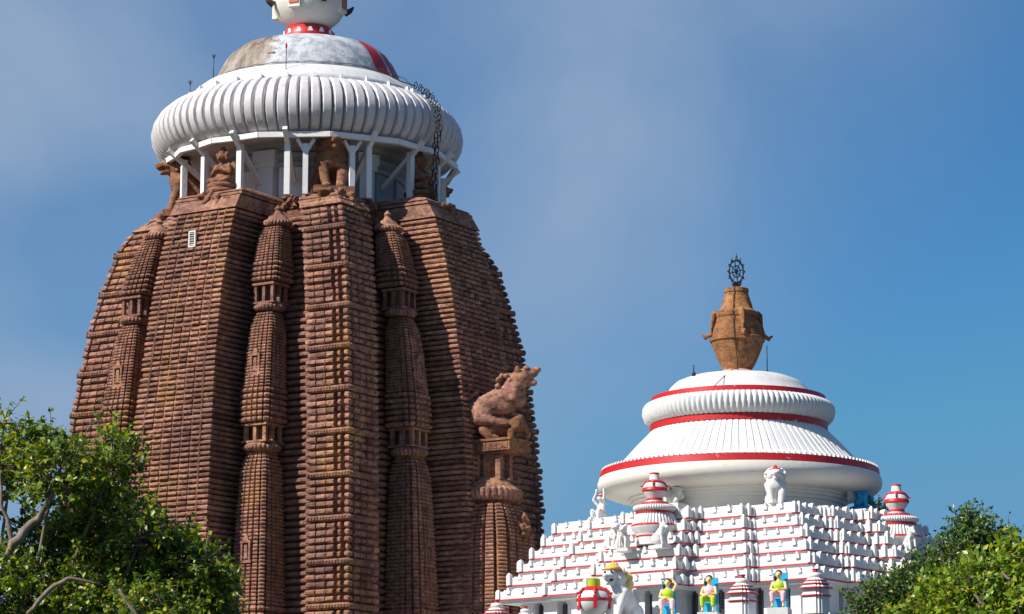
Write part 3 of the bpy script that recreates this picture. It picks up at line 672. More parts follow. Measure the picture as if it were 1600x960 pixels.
for i, (z, a, b_) in enumerate(tiers):
    nz_ = tiers[i + 1][0] if i < 5 else z + .62; o2 = 1.6 - .06 * i
    mb = MB(); P = plan(a, b_, 0, .5, o2)
    mb.prism(plan(a, b_, -.03, .5, o2), z, z + .03); mb.prism(P, z + .07, z + .43)
    mb.prism(plan(a, b_, -.05, .5, o2), z + .03, z + .43 - .002, plan(a, b_, -.05, .5, o2))
    mb.prism(plan(a, b_, -.10, .5, o2), z + .43, z + .49, plan(a, b_, -.34, .5, o2)); mb.prism(plan(a, b_, -.44, .5, o2), z + .49, nz_ + .002 * i)
    t_o = mb.build('roof_tier', M['white'], hall); tier_objs.append(t_o)
    mb = MB(); mb.prism(plan(a, b_, .025, .5, o2), z + .01, z + .07); mb.build('red_line', M['redline'], t_o)
    n = len(P); cr = []
    for j in range(n):
        p, q = Vector(P[j]), Vector(P[(j + 1) % n]); d = q - p; ln = d.length
        if ln < .05: continue
        u_ = d / ln; nrm = Vector((u_.y, -u_.x)); ang = math.atan2(u_.y, u_.x)
        if ln > 1.2:
            m_ = max(2, int(round(ln / .72)))
            for c in range(1, m_): cr.append(('crest', p + u_ * ln * c / m_ + nrm * .0, ang, z + .31))
        for e in ((ln / 2,) if ln < 1.2 else (.14, ln - .14)): cr.append(('pier', p + u_ * e + nrm * .045, ang, z + .075))
    crest_list += [(t_o, *c) for c in cr]
def crest_mb(kind):
    mb = MB()
    if kind == 'crest':
        o = [(-.10, 0), (-.11, .10), (-.06, .22), (0, .30), (.06, .22), (.11, .10), (.10, 0)]
        n = len(o); mb.add([(x, -.07, z) for x, z in o] + [(x * .8, .16, z * .92) for x, z in o], [tuple(range(n)), tuple(range(2 * n - 1, n - 1, -1))] + [(i, i + n, (i + 1) % n + n, (i + 1) % n) for i in range(n)])
    else:
        mb.box((0, 0.03, .21), (.2, .2, .42)); mb.box((0, 0.03, .48), (.2, .2, .12), taper=.35)
    return mb
cp = Vector((0, 0)); hm = Matrix.Translation((*WC, 0)) @ Matrix.Rotation(WR, 4, 'Z')
def vis_key(c):
    p = hm @ Vector((c[2].x, c[2].y, c[4])); nrm = Vector((math.sin(c[3] + WR), -math.cos(c[3] + WR)))
    front = nrm.dot(Vector((-p.x, -p.y)).normalized()); return (0 if front > .05 and p.x < 17.8 else 100) + p.xy.length * .01 + (0 if c[1] == 'crest' else -.2)
crest_list.sort(key=vis_key)
protoC = {}
rest = MB(); cnt = 0
for c in crest_list:
    t_o, kind, p, ang, z = c
    if cnt < 96:
        if kind not in protoC: o = crest_mb(kind).build('roof_crest' if kind == 'crest' else 'corner_pier', M['white'], t_o); protoC[kind] = o
        else: o = protoC[kind].copy(); col.objects.link(o); o.parent = t_o
        o.location = (p.x + rng.uniform(-.03, .03), p.y + rng.uniform(-.03, .03), z + rng.uniform(-.02, .015)); o.rotation_euler = (rng.uniform(-.05, .05), rng.uniform(-.05, .05), ang + rng.uniform(-.08, .08)); o.scale = (rng.uniform(.85, 1.15), rng.uniform(.85, 1.15), rng.uniform(.82, 1.12)); cnt += 1
    else:
        m_ = crest_mb(kind); T = Matrix.Translation((p.x + rng.uniform(-.03, .03), p.y + rng.uniform(-.03, .03), z)) @ Matrix.Rotation(ang + rng.uniform(-.08, .08), 4, 'Z') @ Matrix.Scale(rng.uniform(.82, 1.12), 4); rest.add([T @ Vector(v) for v in m_.v], m_.f)
tag(rest.build('roof_crests', M['white'], hall), kind='stuff')
# walls
mb = MB(); mb.prism(plan(9.1, 7.7, -1.2, .5, 1.6), 18.3, 20.11); mb.build('upper_wall', M['greywall'], hall)  # white hall wall coloured grey to paint the shade under the eaves
mb = MB(); mb.prism(plan(9.1, 7.7, -.15, .5, 1.6), 19.97, 20.102); mb.build('soffit', M['white'], hall)
mb = MB(); mb.prism(plan(9.1, 7.7, 1.8, .5, 2.2), 17.4, 18.38); mb.prism(plan(9.1, 7.7, .9, .5, 1.6), 0, 17.6)
for z in (2, 5, 11, 14, 16.8): mb.prism(plan(9.1, 7.7, 1.2, .5, 1.6), z, z + .5)
mb.build('lower_wall', M['white'], hall)
wall_P = plan(9.1, 7.7, -1.2, .5, 1.6)
for j in range(len(wall_P)):
    p, q = Vector(wall_P[j]), Vector(wall_P[(j + 1) % len(wall_P)]); d = q - p; ln = d.length
    if ln < 1.0: continue
    u_ = d / ln; nrm = Vector((u_.y, -u_.x)); ang = math.atan2(u_.y, u_.x)
    m_ = 3 if ln > 2.2 else 2
    for c in range(m_):
        s = .3 + (ln - .6) * c / (m_ - 1); mb = MB(); x, y = p + u_ * s + nrm * .2
        mb.box((x, y, 19.17), (.55 if c != 1 or m_ == 2 else .8, .7, 1.6), ang); mb.box((x, y, 19.9), (.7 if c != 1 or m_ == 2 else .95, .8, .14), ang); mb.build('pilaster', M['white'], hall)
    for c in range(m_ - 1):
        s = .3 + (ln - .6) * (c + .5) / (m_ - 1); mb = MB(); x, y = p + u_ * s + nrm * .06; wd = (ln - .6) / (m_ - 1) - .7
        if wd < .3: continue
        for e in (-1, 1): mb.box((x + u_.x * e * wd / 2, y + u_.y * e * wd / 2, 19.3), (.06, .12, 1.3), ang)
        for zz in range(9): mb.box((x, y, 18.75 + zz * .14), (wd, .08, .035), ang)
        for e in range(4): mb.box((x + u_.x * wd * (e - 1.5) / 4, y + u_.y * wd * (e - 1.5) / 4, 19.3), (.035, .06, 1.3), ang)
        mb.build('lattice_panel', M['dark'], hall)
# dome
dome = bpy.data.objects.new('bell_dome', None); col.objects.link(dome); dome.parent = hall
def lp(name, prof, mat, parent, n=160, rf=None, sm=True, ang=45):
    mb = MB(); mb.lathe(prof, n, rf=rf); o = mb.build(name, mat, parent)
    if sm: smooth_by_angle(o, ang)
    return o
lp('top_cap', [(4.2, 30.02), (3.85, 30.12), (3.55, 30.25), (3.35, 30.6), (3.05, 30.88), (2.5, 31.1), (1.6, 31.25), (.8, 31.32)], M['white'], dome)
lp('red_band', [(4.1, 29.85), (4.3, 29.87), (4.28, 30.1), (4.05, 30.14)], M['red'], dome)
fl_p = [(4.2, 28.72), (4.45, 28.8), (4.64, 29.0), (4.74, 29.3), (4.72, 29.55), (4.6, 29.75), (4.4, 29.85), (4.1, 29.88)]
lp('fluted_ring', fl_p, M['white'], dome, 105 * 8, flut(105, .022), ang=60)
lp('red_band', [(4.2, 28.74), (4.36, 28.72), (4.36, 28.46), (4.2, 28.42)], M['red'], dome)
def skirtf(a, z):
    g_ = (a / (2 * PI) * 96) % 1.0; return 1 - (.012 if g_ < .18 else 0)
lp('bell_skirt', [(4.25, 28.6), (4.32, 28.44), (4.6, 28.15), (5.05, 27.7), (5.5, 27.2), (5.85, 26.82), (6.2, 26.62), (6.7, 26.5)], M['white'], dome, 96 * 8, skirtf, ang=30)
for i in range(0):
    pass
mb = MB()
for i in range(150):
    a = 2 * PI * i / 150; mb.box((6.72 * math.cos(a), 6.72 * math.sin(a), 26.53), (.14, .14, .11), a, .5)
tag(mb.build('tooth_row', M['white'], dome), kind='stuff')
lp('red_band', [(6.6, 26.48), (6.8, 26.46), (6.84, 26.14), (6.7, 26.1)], M['red'], dome)
lp('dome_lip', [(6.7, 26.15), (6.86, 26.12), (6.95, 25.85), (6.9, 25.6), (6.7, 25.38), (6.3, 25.24), (5.7, 25.16), (5.45, 25.14), (5.43, 25.04), (5.32, 25.0), (5.3, 24.88), (5.18, 24.84), (5.16, 24.7), (5.05, 24.66), (5.0, 23.7)], M['cream'], dome)
mb = MB(); mb.prism(plan(6.9, 5.8, -.1, .5, 1.2), 23.70, 23.9); mb.build('roof_deck', M['white'], hall)
# finial pot
fin = bpy.data.objects.new('finial_pot', None); col.objects.link(fin); fin.parent = dome
lp('pot_body', [(.95, 31.28), (.8, 31.4), (.7, 31.45), (.72, 31.6), (.86, 31.8), (1.02, 32.15), (1.2, 32.6), (1.28, 32.9), (1.36, 32.95), (1.36, 33.1), (1.28, 33.14), (1.24, 33.4), (1.12, 33.8), (1.02, 34.1), (1.06, 34.15), (1.06, 34.4), (.95, 34.45), (.8, 34.6), (.74, 34.85), (.66, 35.1), (.56, 35.4), (.6, 35.42), (.6, 35.6), (.5, 35.65)], M['pot'], fin, 40, ang=35)
lp('foot_ring', [(1.0, 31.25), (.98, 31.4), (.75, 31.5)], paint('pink_plaster', (.6, .35, .28)), fin, 40)
for az in (-84, 8, 98, 188):
    mb = MB(); mb.tube([wpol(1.0, az, 34.45), wpol(1.15, az, 34.3), wpol(1.2, az, 33.7), wpol(1.32, az, 33.3), wpol(1.6, az, 33.12), wpol(1.78, az, 33.3)], [.13, .15, .12, .13, .12, .04], 8); mb.build('bracket', M['pot'], fin, True)
wh = bpy.data.objects.new('finial_wheel', None); col.objects.link(wh); wh.parent = fin; wh.location = (0, 0, 36.5); wh.rotation_euler.z = -WR + R(12)
mb = MB(); mb.tube([(.36 * math.cos(a), 0, .56 * math.sin(a)) for a in np.linspace(0, 2 * PI, 25)], .04, 6); mb.tube([(.2 * math.cos(a), 0, .3 * math.sin(a)) for a in np.linspace(0, 2 * PI, 17)], .03, 6); mb.build('rim', M['iron'], wh)
for j in range(8):
    a = j * PI / 4 + .2; mb = MB(); mb.tube([(0, 0, 0), (.36 * math.cos(a), 0, .56 * math.sin(a))], .028, 5); mb.build('spoke', M['iron'], wh)
mb = MB(); mb.tube([(0, -.08, 0), (0, .08, 0)], .08, 8); mb.build('hub', M['iron'], wh)
for j in range(12):
    a = 2 * PI * j / 12 + PI / 2; e = 1.55 if j == 0 else 1.18
    c_, s_ = math.cos(a), math.sin(a); mb = MB()
    if j == 6: mb.box((0, 0, -.74), (.36, .22, .26)); mb.box((0, 0, -.88), (.5, .3, .1))
    else: mb.tube([(.36 * c_ - .06 * s_, 0, .56 * s_ + .06 * c_), (.48 * c_ + .02 * s_, 0, .56 * s_ * e + .12 * s_)], [.05, .012], 5); mb.tube([(.36 * c_ + .08 * s_, 0, .56 * s_ - .08 * c_), (.45 * c_, 0, .56 * s_ * e)], [.04, .015], 5)
    mb.build('flame', M['iron'], wh)
mb = MB(); mb.tube([wpol(r, az, z) for r, az, z in ((.6, -16, 35.6), (.75, -16, 34.8), (1.08, -14, 34.3), (1.2, -12, 33.6), (1.38, -10, 33.05), (1.05, -6, 32.1), (.75, -4, 31.5), (2.2, -12, 31.2), (3.3, -16, 30.7), (4.3, -20, 30.05))], .022, 5)
mb.build('conductor_cable', M['iron'], fin)
x = rod('lightning_rod', 'short stubby rod on the left of the white dome top', ww(*wpol(2.9, -52)[:2], 31.0), .5, prong=False, r=.03)
x = rod('lightning_rod', 'thin rod standing right of the orange stone pot on the white dome', ww(*wpol(2.4, 32)[:2], 31.05), 1.35, prong=False, r=.025)

# ---- miniature domed shrines on the roof
def px_prof(l, zt=25.57, f=33.0): return [(r / f, zt - (y - 740) / f) for r, y in l]
def mini_shrine(label, loc, sc=1.0):
    t = thing('miniature_shrine', label, 'shrine', loc, WR, 'miniature shrines on the stepped roof', sc)
    z0 = 22.2
    def part(nm, l, mat, n=64, rf=None): 
        mb = MB(); mb.lathe([(r, z - z0) for r, z in px_prof(l)], n, rf=rf); o = mb.build(nm, mat, t); smooth_by_angle(o, 45); return o
    pt = part('pot', [(5, 789), (12, 784), (10.5, 781), (12, 778), (16, 773), (18.5, 767), (18, 762), (14, 756), (9, 752), (8, 750), (7, 741), (5.5, 740)][::1], M['white'])
    for l in ([(14, 755), (14.8, 754.5), (13, 752), (10, 751)], [(18.6, 769), (19.6, 768), (19.2, 764), (18, 763)], [(6, 742.5), (7.6, 742), (7.4, 740), (5, 739.4)], [(11, 783), (12.5, 782), (12.3, 780), (11, 779)]): o = part('red_band', l, M['red']); o.parent = pt
    for a in range(4):
        mb = MB(); c_, s_ = math.cos(a * PI / 2 + .5), math.sin(a * PI / 2 + .5); zz = px_prof([(0, 757)])[0][1] - z0
        mb.tube([(.42 * c_, .42 * s_, zz + .08), (.52 * c_, .52 * s_, zz - .05), (.58 * c_, .58 * s_, zz - .12), (.7 * c_, .7 * s_, zz - .08)], [.05, .05, .04, .015], 6); mb.build('red_ribbon', M['red'], pt)
    part('stepped_neck', [(20, 789), (20, 787), (16, 786.5), (16, 784.5), (13, 784)], M['white'])
    part('red_ring', [(19.5, 787.6), (21, 787.4), (20.8, 786.2), (19, 786)], M['red'])
    part('fluted_disc', [(28, 801), (32, 799), (34, 796), (33, 792.5), (29, 790), (20, 788.5)], M['white'], 52 * 6, flut(52, .05))
    part('red_ring', [(28, 791.8), (30.5, 791.4), (29.5, 790), (27, 789)], M['red']); part('red_ring', [(27, 804), (30, 803.5), (30, 801), (27, 800)], M['red'])
    part('bell_skirt', [(36, 822), (36, 820), (33, 813), (29, 804), (27, 802)], M['white'], 40 * 6, flut(40, .06))
    part('red_ring', [(34, 824), (37, 823.6), (37, 821.6), (35, 820)], M['red'])
    part('base', [(29, 852), (29, 838), (30.5, 834), (36, 828), (37, 823), (30, 821)], M['white'])
    part('red_ring', [(28, 840), (30, 839.6), (30, 838), (28, 837)], M['red'])
    return t
mini_shrine('miniature domed shrine with red-ringed pot on the left roof face, in front of the dome', ww(.35, -7.7, 22.2 - .0))
mini_shrine('miniature domed shrine with red-ringed pot at the right edge of the roof, against the sky', ww(8.75, .1, 22.2 - .42))
t = MB(); t.lathe([(.3, 0), (.3, .12), (.24, .14), (.26, .5), (.3, .55), (.22, .6)], 20)
tag(t.build('roof_pot', M['white'], None, True, loc=ww(-6.0, -3.6, 23.9)), 'small plain white pot standing alone at the far left roof edge', 'pot')

# ---- white statues at the dome foot
def seated(items_extra=(), raise_arms=False):
    it = [('e', (0, 0, .55), (.2, .26, .34)), ('e', (-.02, 0, .3), (.26, .3, .22)), ('c', (0, .18, .3), (.32, .26, .52), .15, .11), ('c', (.32, .26, .52), (.36, .22, .08), .11, .08), ('e', (.44, .22, .05), (.14, .08, .06)),
          ('c', (0, 0, .8), (.02, 0, .98), .09, .09), ('e', (.04, 0, 1.12), (.17, .16, .19)), ('e', (.2, 0, 1.08), (.05, .04, .05)), ('e', (.02, .17, 1.1), (.04, .04, .07))]
    if raise_arms: it += [('c', (0, .28, .82), (.16, .4, 1.05), .09, .07), ('c', (.16, .4, 1.05), (.06, .3, 1.38), .07, .06), ('e', (.06, .28, 1.46), (.06, .07, .12))]
    else: it += [('c', (0, .27, .8), (.12, .36, .55), .09, .07), ('c', (.12, .36, .55), (.34, .1, .6), .07, .06)]
    return sym(it) + list(items_extra)
def wstatue(name, label, u, d, z, az, items, mat, sc, group='statues round the foot of the white dome', face=0, vox=.03):
    x, y = face_xy(face, u, d)
    t = thing(name, label, 'statue', ww(x, y, z), R(az - 90), group, sc); sculpt('figure', items, mat, t, vox, 2); return t
s1 = wstatue('seated_statue', 'white seated figure with both arms raised at the left edge of the dome foot', -4.8, 4.9, 23.9, -55, seated(raise_arms=True), M['white'], 1.05)
mb = MB(); mb.lathe([(.16, 1.17), (.185, 1.2), (.18, 1.25)], 16); mb.build('red_headband', M['red'], s1, loc=(.03, 0, 0))
s2 = wstatue('seated_statue', 'white seated figure behind the left miniature shrine, square slab at its back', -.05, 5.35, 24.35, -35, seated([('e', (0, 0, 1.3), (.17, .17, .12))]), M['greystat'], 1.3)
mb = MB(); mb.box((-.25, -.38, .9), (.12, .3, .8)); mb.build('back_slab', M['white'], s2); mb = MB(); mb.box((.1, 0, -.2), (.9, .8, .4)); mb.build('pedestal', M['white'], s2)
s3 = thing('lion_statue', 'white lion statue with red headpiece sitting front-on at the dome foot', 'statue', ww(5.45, 5.2 * -1, 23.9), R(-5 - 90), 'statues round the foot of the white dome', .62)
s3.scale.y = .8
sculpt('lion_body', LION, M['white'], s3, .05, 2)
mb = MB(); mb.lathe([(.34, 2.6), (.36, 2.7), (.2, 2.8), (.14, 2.9), (.02, 3.05)], 16); mb.build('red_headpiece', M['red'], s3, True, loc=(.5, 0, -.05))
rr = random.Random(8); sculpt('curly_mane', [('e', (rr.uniform(0, .5), math.cos(a) * .55, 2.25 + math.sin(a) * .5), (.14,) * 3) for a in [i * PI / 14 for i in range(28)]], M['white'], s3, .05, 1)
s4 = wstatue('seated_statue', 'blue painted seated figure with yellow crown at the right end of the dome foot', 1.6, 5.9, 24.25, 55, seated(), M['blue'], 1.25, face=1)
mb = MB(); mb.lathe([(.15, 1.25), (.17, 1.3), (.1, 1.42), (.02, 1.55)], 12); mb.build('yellow_crown', M['gold'], s4, True)
mb = MB(); mb.box((-.2, -.42, .85), (.12, .34, .9)); mb.build('white_slab', M['white'], s4); mb = MB(); mb.box((.1, 0, -.15), (.9, .8, .3)); mb.build('pedestal', M['white'], s4)
mb = MB(); mb.lathe([(.42, -.02), (.46, .06), (.42, .16), (.3, .2)], 20); mb.build('blue_base', M['deepblue'], s4, True)
ANIMAL = sym([('e', (-.15, 0, .3), (.3, .2, .26)), ('c', (-.1, 0, .35), (.15, 0, .65), .2, .16), ('e', (.22, 0, .8), (.17, .15, .17)), ('c', (.3, 0, .76), (.45, 0, .72), .09, .07), ('c', (.2, .12, .5), (.28, .12, .05), .08, .06), ('e', (.12, .12, .95), (.05, .04, .08))])
an0 = None
for lab, u, d, z, az in (('small white crouching animal at the left foot of the left miniature shrine', -1.35, 8.1, 22.2, -50), ('small white crouching animal straight in front of the left miniature shrine', -.5, 8.95, 21.95, -20), ('small white crouching animal at the right foot of the left miniature shrine', 1.35, 8.75, 22.0, 40), ('small white crouching animal before the right miniature shrine, beside the leaves', 9.8, .6, 21.9, 20)):
    t = thing('animal_statue', lab, 'statue', ww(u, -d, z), R(az - 90), 'small animals round the miniature shrines', 1.15)
    if an0 is None: an0 = sculpt('animal_body', ANIMAL, M['white'], t, .03, 2); 
    else: c = an0.copy(); col.objects.link(c); c.parent = t
    mb = MB(); mb.box((0, 0, -.05), (.8, .5, .14)); mb.build('plinth', M['white'], t)

# ---- painted figures on the lower ledge
def painted_figure(label, u, d, az, arm_up, top, leg, sc=1.27):
    t = thing('painted_statue', label, 'statue', ww(u, -d, 18.68), R(az - 90), 'painted figures seated under the eaves', sc)
    mb = MB(); mb.box((-.22, 0, .17), (.5, .52, .34)); mb.box((-.4, 0, .7), (.12, .5, 1.15)); mb.build('blue_throne', M['blue'], t); mb = MB(); mb.box((-.05, 0, -.12), (.9, .72, .24)); mb.build('pedestal', M['white'], t)
    body = [('e', (-.05, 0, .75), (.15, .2, .26)), ('c', (-.05, 0, .95), (-.03, 0, 1.08), .07, .07), ('e', (-.01, 0, 1.18), (.12, .11, .14)), ('e', (.11, 0, 1.16), (.03, .025, .035)), ('e', (0, .11, 1.17), (.02, .02, .04)), ('e', (0, -.11, 1.17), (.02, .02, .04)),
            ('c', (-.05, -.21, .9), (.1, -.27, .66), .065, .055), ('c', (.1, -.27, .66), (.22, -.05, .62), .055, .04), ('e', (.25, -.02, .62), (.05, .05, .04))]
    body += [('c', (-.05, .21, .9), (.02, .32, 1.1), .065, .055), ('c', (.02, .32, 1.1), (-.02, .16, 1.32), .055, .04), ('e', (-.02, .12, 1.34), (.05, .05, .04))] if arm_up else [('c', (-.05, .21, .9), (.1, .27, .66), .065, .055), ('c', (.1, .27, .66), (.22, .05, .66), .055, .04), ('e', (.25, .02, .66), (.05, .05, .04))]
    for s in (-1, 1): body += [('c', (-.02, s * .1, .5), (.26, s * .2, .5), .1, .08), ('c', (.26, s * .2, .5), (.26, s * .19, .08), .075, .05), ('e', (.33, s * .2, .04), (.1, .05, .045))]
    sculpt('figure', body, M['skin'], t, .022, 2)
    cl = []
    for s in (-1, 1): cl += [('c', (-.02, s * .1, .5), (.27, s * .2, .5), .12, .1), ('c', (.27, s * .2, .5), (.27, s * .19, .26), .1, .085)]
    sculpt('trousers', cl + [('e', (-.05, 0, .52), (.18, .22, .13))], leg, t, .022, 1)
    sculpt('tunic', [('e', (-.04, 0, .78), (.175, .225, .2)), ('e', (-.04, 0, .6), (.17, .22, .12))], top, t, .022, 1)
    sculpt('hair', [('e', (-.05, 0, 1.23), (.13, .13, .13)), ('e', (-.06, -.13, 1.08), (.07, .07, .13))], M['hair'], t, .022, 1)
painted_figure('painted figure with one arm raised over the head, leftmost under the eaves', 2.35, 9.6, -10, True, M['lime'], M['pinkskin'])
painted_figure('painted figure in pink top and lime trousers left of the striped pavilion roof', 4.63, 9.6, -15, False, M['pinkskin'], M['lime'])
painted_figure('painted figure in lime top and pink trousers on blue throne between two striped roofs', 8.35, 9.6, -15, False, M['lime'], M['pinkskin'])
# ---- striped little pavilions
def pavilion(label, u, d, ztop, sc=1.0, loc=None):
    hgt = 1.58 * sc
    t = thing('striped_pavilion', label, 'pavilion', loc or ww(u, -d, ztop - 1.62 * sc), WR, 'small pavilions with red striped roofs', sc)
    def sq(r): return [(-r, -r * .62), (-r * .85, -r * .62), (-r * .85, -r * .85), (-r * .62, -r * .85), (-r * .62, -r), (r * .62, -r), (r * .62, -r * .85), (r * .85, -r * .85), (r * .85, -r * .62), (r, -r * .62), (r, r * .62), (r * .85, r * .62), (r * .85, r * .85), (r * .62, r * .85), (r * .62, r), (-r * .62, r), (-r * .62, r * .85), (-r * .85, r * .85), (-r * .85, r * .62), (-r, r * .62)]
    mb = MB(); mb.prism(sq(.5), -.32, .42); mb.prism(sq(.46), .42, .8); mb.build('shaft', M['white'], t)
    mb = MB()
    for z, r0, r1 in ((.47, .56, .5), (.80, .62, .46), (.98, .50, .36), (1.12, .4, .26)): mb.prism(sq(r0), z, z + .045, sq(r0 - .02)); mb.prism(sq(r0 - .03), z + .045, z + .14, sq(r1))
    mb.build('stepped_roof', M['white'], t)
    for z, r0 in ((.45, .575), (.785, .635), (.965, .515), (1.105, .415)):
        mb = MB(); mb.prism(sq(r0), z, z + .05); mb.build('red_edge', M['redline'], t)
    mb = MB(); mb.lathe([(.14, 1.24), (.26, 1.28), (.31, 1.36), (.26, 1.46), (.14, 1.5)], 24); mb.build('pot', M['white'], t, True)
    mb = MB(); mb.lathe([(.12, 1.48), (.17, 1.52), (.1, 1.56), (.14, 1.62), (.16, 1.66)], 20); mb.build('red_tip', M['red'], t, True)
    return t
pavilion('red striped pavilion roof between two painted seated figures', 6.42, 9.6, 20.25)
pavilion('red striped pavilion roof at the hall corner, beside the dark green tree', 10.2, 9.5, 20.28)
pavilion('red striped pavilion top at the bottom edge beside the red tower', -7.7, 9.4, 19.95)
pavilion('lowest red tipped pavilion top under the left end of the eaves', -6.3, 9.0, 19.6, .8)

# ---- big white lion and banded pot
t = thing('lion_statue', 'large white lion with orange crown and yellow mane behind banded pot', 'statue', ww(.35, -10.4, 18.4), R(-128), sc=.9)
sculpt('lion_body', LION, M['greystat'], t, .05, 2)
rr = random.Random(9)
sculpt('yellow_mane', [('e', (rr.uniform(-.1, .3), math.cos(a) * .55, 2.05 + math.sin(a) * .5), (.17, .17, .19)) for a in [i * PI / 15 for i in range(30)]] + [('e', (.2, 0, 1.8), (.42, .6, .4))], M['yellow'], t, .05, 1)
mb = MB(); mb.lathe([(.4, 2.62), (.46, 2.68), (.36, 2.78), (.2, 2.9), (.07, 2.98), (.02, 3.12)], 20); mb.build('orange_crown', M['gold'], t, True, loc=(.72, 0, 0))
for s in (-1, 1): sculpt('pink_ear', [('e', (.5, s * .45, 2.6), (.08, .14, .2))], M['pinkskin'], t, .03, 1)
mb = MB(); mb.tube([(1.0, -.2, 2.1), (1.25, 0, 2.06), (1.0, .2, 2.1)], .06, 6); mb.build('open_mouth', M['hair'], t, True)
for s in (-1, 1): mb = MB(); mb.tube([(1.1, s * .2, 2.5), (1.16, s * .21, 2.5)], .06, 8); mb.build('eye', M['hair'], t)
t = thing('banded_pot', 'large round white pot with red bands, ribbons and lime green neck', 'pot', ww(-.55, -11.3, 18.68), WR)
lp('pot_body', [(.3, -.05), (.42, 0), (.4, .08), (.6, .22), (.76, .5), (.8, .72), (.74, .98), (.55, 1.2), (.4, 1.3), (.32, 1.34)], M['white'], t, 48)
lp('foot', [(.5, -.32), (.5, -.2), (.36, -.12), (.32, .02)], M['white'], t, 32)
lp('red_band', [(.77, .66), (.825, .68), (.825, .8), (.77, .82)], M['red'], t, 48); lp('red_collar', [(.56, 1.14), (.62, 1.16), (.5, 1.3), (.36, 1.36)], M['red'], t, 48); lp('lime_neck', [(.28, 1.3), (.3, 1.34), (.29, 1.66), (.31, 1.7), (.25, 1.72)], M['lime'], t, 32)
for a in range(6):
    az = R(a * 60 + 10); mb = MB(); c_, s_ = math.cos(az), math.sin(az)
    mb.box((.79 * c_, .79 * s_, .62), (.06, .16, .62), az); mb.tube([(.55 * c_, .55 * s_, 1.25), (.72 * c_, .72 * s_, 1.12), (.84 * c_, .84 * s_, 1.0), (.95 * c_, .95 * s_, 1.06)], [.07, .07, .06, .02], 6); mb.build('red_ribbon', M['red'], t)

# ================================================================== TREES
def leaves_mesh(name, lobes, dens, lsize, mat, parent, seed, droop=.5, sprig=(.25, .55), per=11, twig_mat=None):
    rs = np.random.RandomState(seed); C0 = []; DIR = []; LEN = []
    for (x, y, z, r) in lobes:
        n = max(6, int(dens * 4 * PI * r * r * (1 if r < 1.25 else .75)))
        d = rs.normal(size=(n, 3)); d /= np.linalg.norm(d, axis=1)[:, None]
        rad = r * rs.uniform(0.15, 1.0, n) ** .45
        lump = 1 + .30 * np.sin(d[:, 0] * 7 + x) * np.cos(d[:, 2] * 6 + y) + .12 * np.sin(d[:, 1] * 11 + d[:, 2] * 9)
        p = np.array([x, y, z]) + d * (rad * lump)[:, None] * np.array([1, 1.15, .9])
        C0.append(p); dd = d + rs.normal(size=(n, 3)) * .6 + np.array([0, 0, .25]); dd /= np.linalg.norm(dd, axis=1)[:, None]; DIR.append(dd); LEN.append(rs.uniform(*sprig, n))
    C0 = np.concatenate(C0); DIR = np.concatenate(DIR); LEN = np.concatenate(LEN); ns = len(C0)
    # twigs: thin three-sided prisms
    q = C0 + DIR * LEN[:, None]; a = np.cross(DIR, [0.2, .3, .93]); a /= np.linalg.norm(a, axis=1)[:, None]; b = np.cross(DIR, a); tw_ = .011
    st = C0 - DIR * .25
    ring = [a * tw_, (-.5 * a + .87 * b) * tw_, (-.5 * a - .87 * b) * tw_]
    TV = np.stack([st + ring[0] * 1.5, st + ring[1] * 1.5, st + ring[2] * 1.5, q + ring[0] * .4, q + ring[1] * .4, q + ring[2] * .4], 1).reshape(-1, 3)
    bi = np.arange(ns)[:, None] * 6
    TF = np.concatenate([bi + np.array(x_) for x_ in ([0, 1, 4, 3], [1, 2, 5, 4], [2, 0, 3, 5])], 1).reshape(-1, 4)
    # leaves
    t = np.tile(np.linspace(.05, 1.05, per), ns); idx = np.repeat(np.arange(ns), per)
    base_p = C0[idx] + DIR[idx] * (LEN[idx] * t)[:, None]; n = len(idx)
    out_ = rs.normal(size=(n, 3)); out_ += DIR[idx] * .5; out_[:, 2] -= droop; out_ /= np.linalg.norm(out_, axis=1)[:, None]
    nr = rs.normal(size=(n, 3)) * .75 + np.array([-.25, -.35, .8]); sd = np.cross(out_, nr); sd /= np.linalg.norm(sd, axis=1)[:, None]; nn = np.cross(sd, out_)
    L_ = (lsize * rs.uniform(.5, 1.3, n))[:, None]; p0 = base_p + out_ * L_ * .15
    w_ = L_ * .36
    V = np.stack([p0, p0 + out_ * L_ * .42 + sd * w_ + nn * L_ * .10, p0 + out_ * L_ * 1.08 - nn * L_ * .12, p0 + out_ * L_ * .42 - sd * w_ + nn * L_ * .10, p0 + out_ * L_ * .5], 1).reshape(-1, 3)
    bi = np.arange(n)[:, None] * 5
    F = np.concatenate([bi + np.array(x_) for x_ in ([0, 1, 4], [1, 2, 4], [2, 3, 4], [3, 0, 4])], 1).reshape(-1, 3)
    def mk(nm, V, F, mt, par):
        me = bpy.data.meshes.new(nm); k = F.shape[1]; me.vertices.add(len(V)); me.vertices.foreach_set('co', V.astype(np.float32).ravel())
        me.loops.add(F.size); me.loops.foreach_set('vertex_index', F.astype(np.int32).ravel()); me.polygons.add(len(F))
        me.polygons.foreach_set('loop_start', np.arange(0, F.size, k, dtype=np.int32)); me.polygons.foreach_set('loop_total', np.full(len(F), k, dtype=np.int32))
        me.update(calc_edges=True); me.materials.append(mt); o = bpy.data.objects.new(nm, me); col.objects.link(o); o.parent = par; return o
    off = np.array(parent.location)
    cr = mk(name, V - off, F, mat, parent); mk('twigs', TV - off, TF, M['bark'], parent); return cr
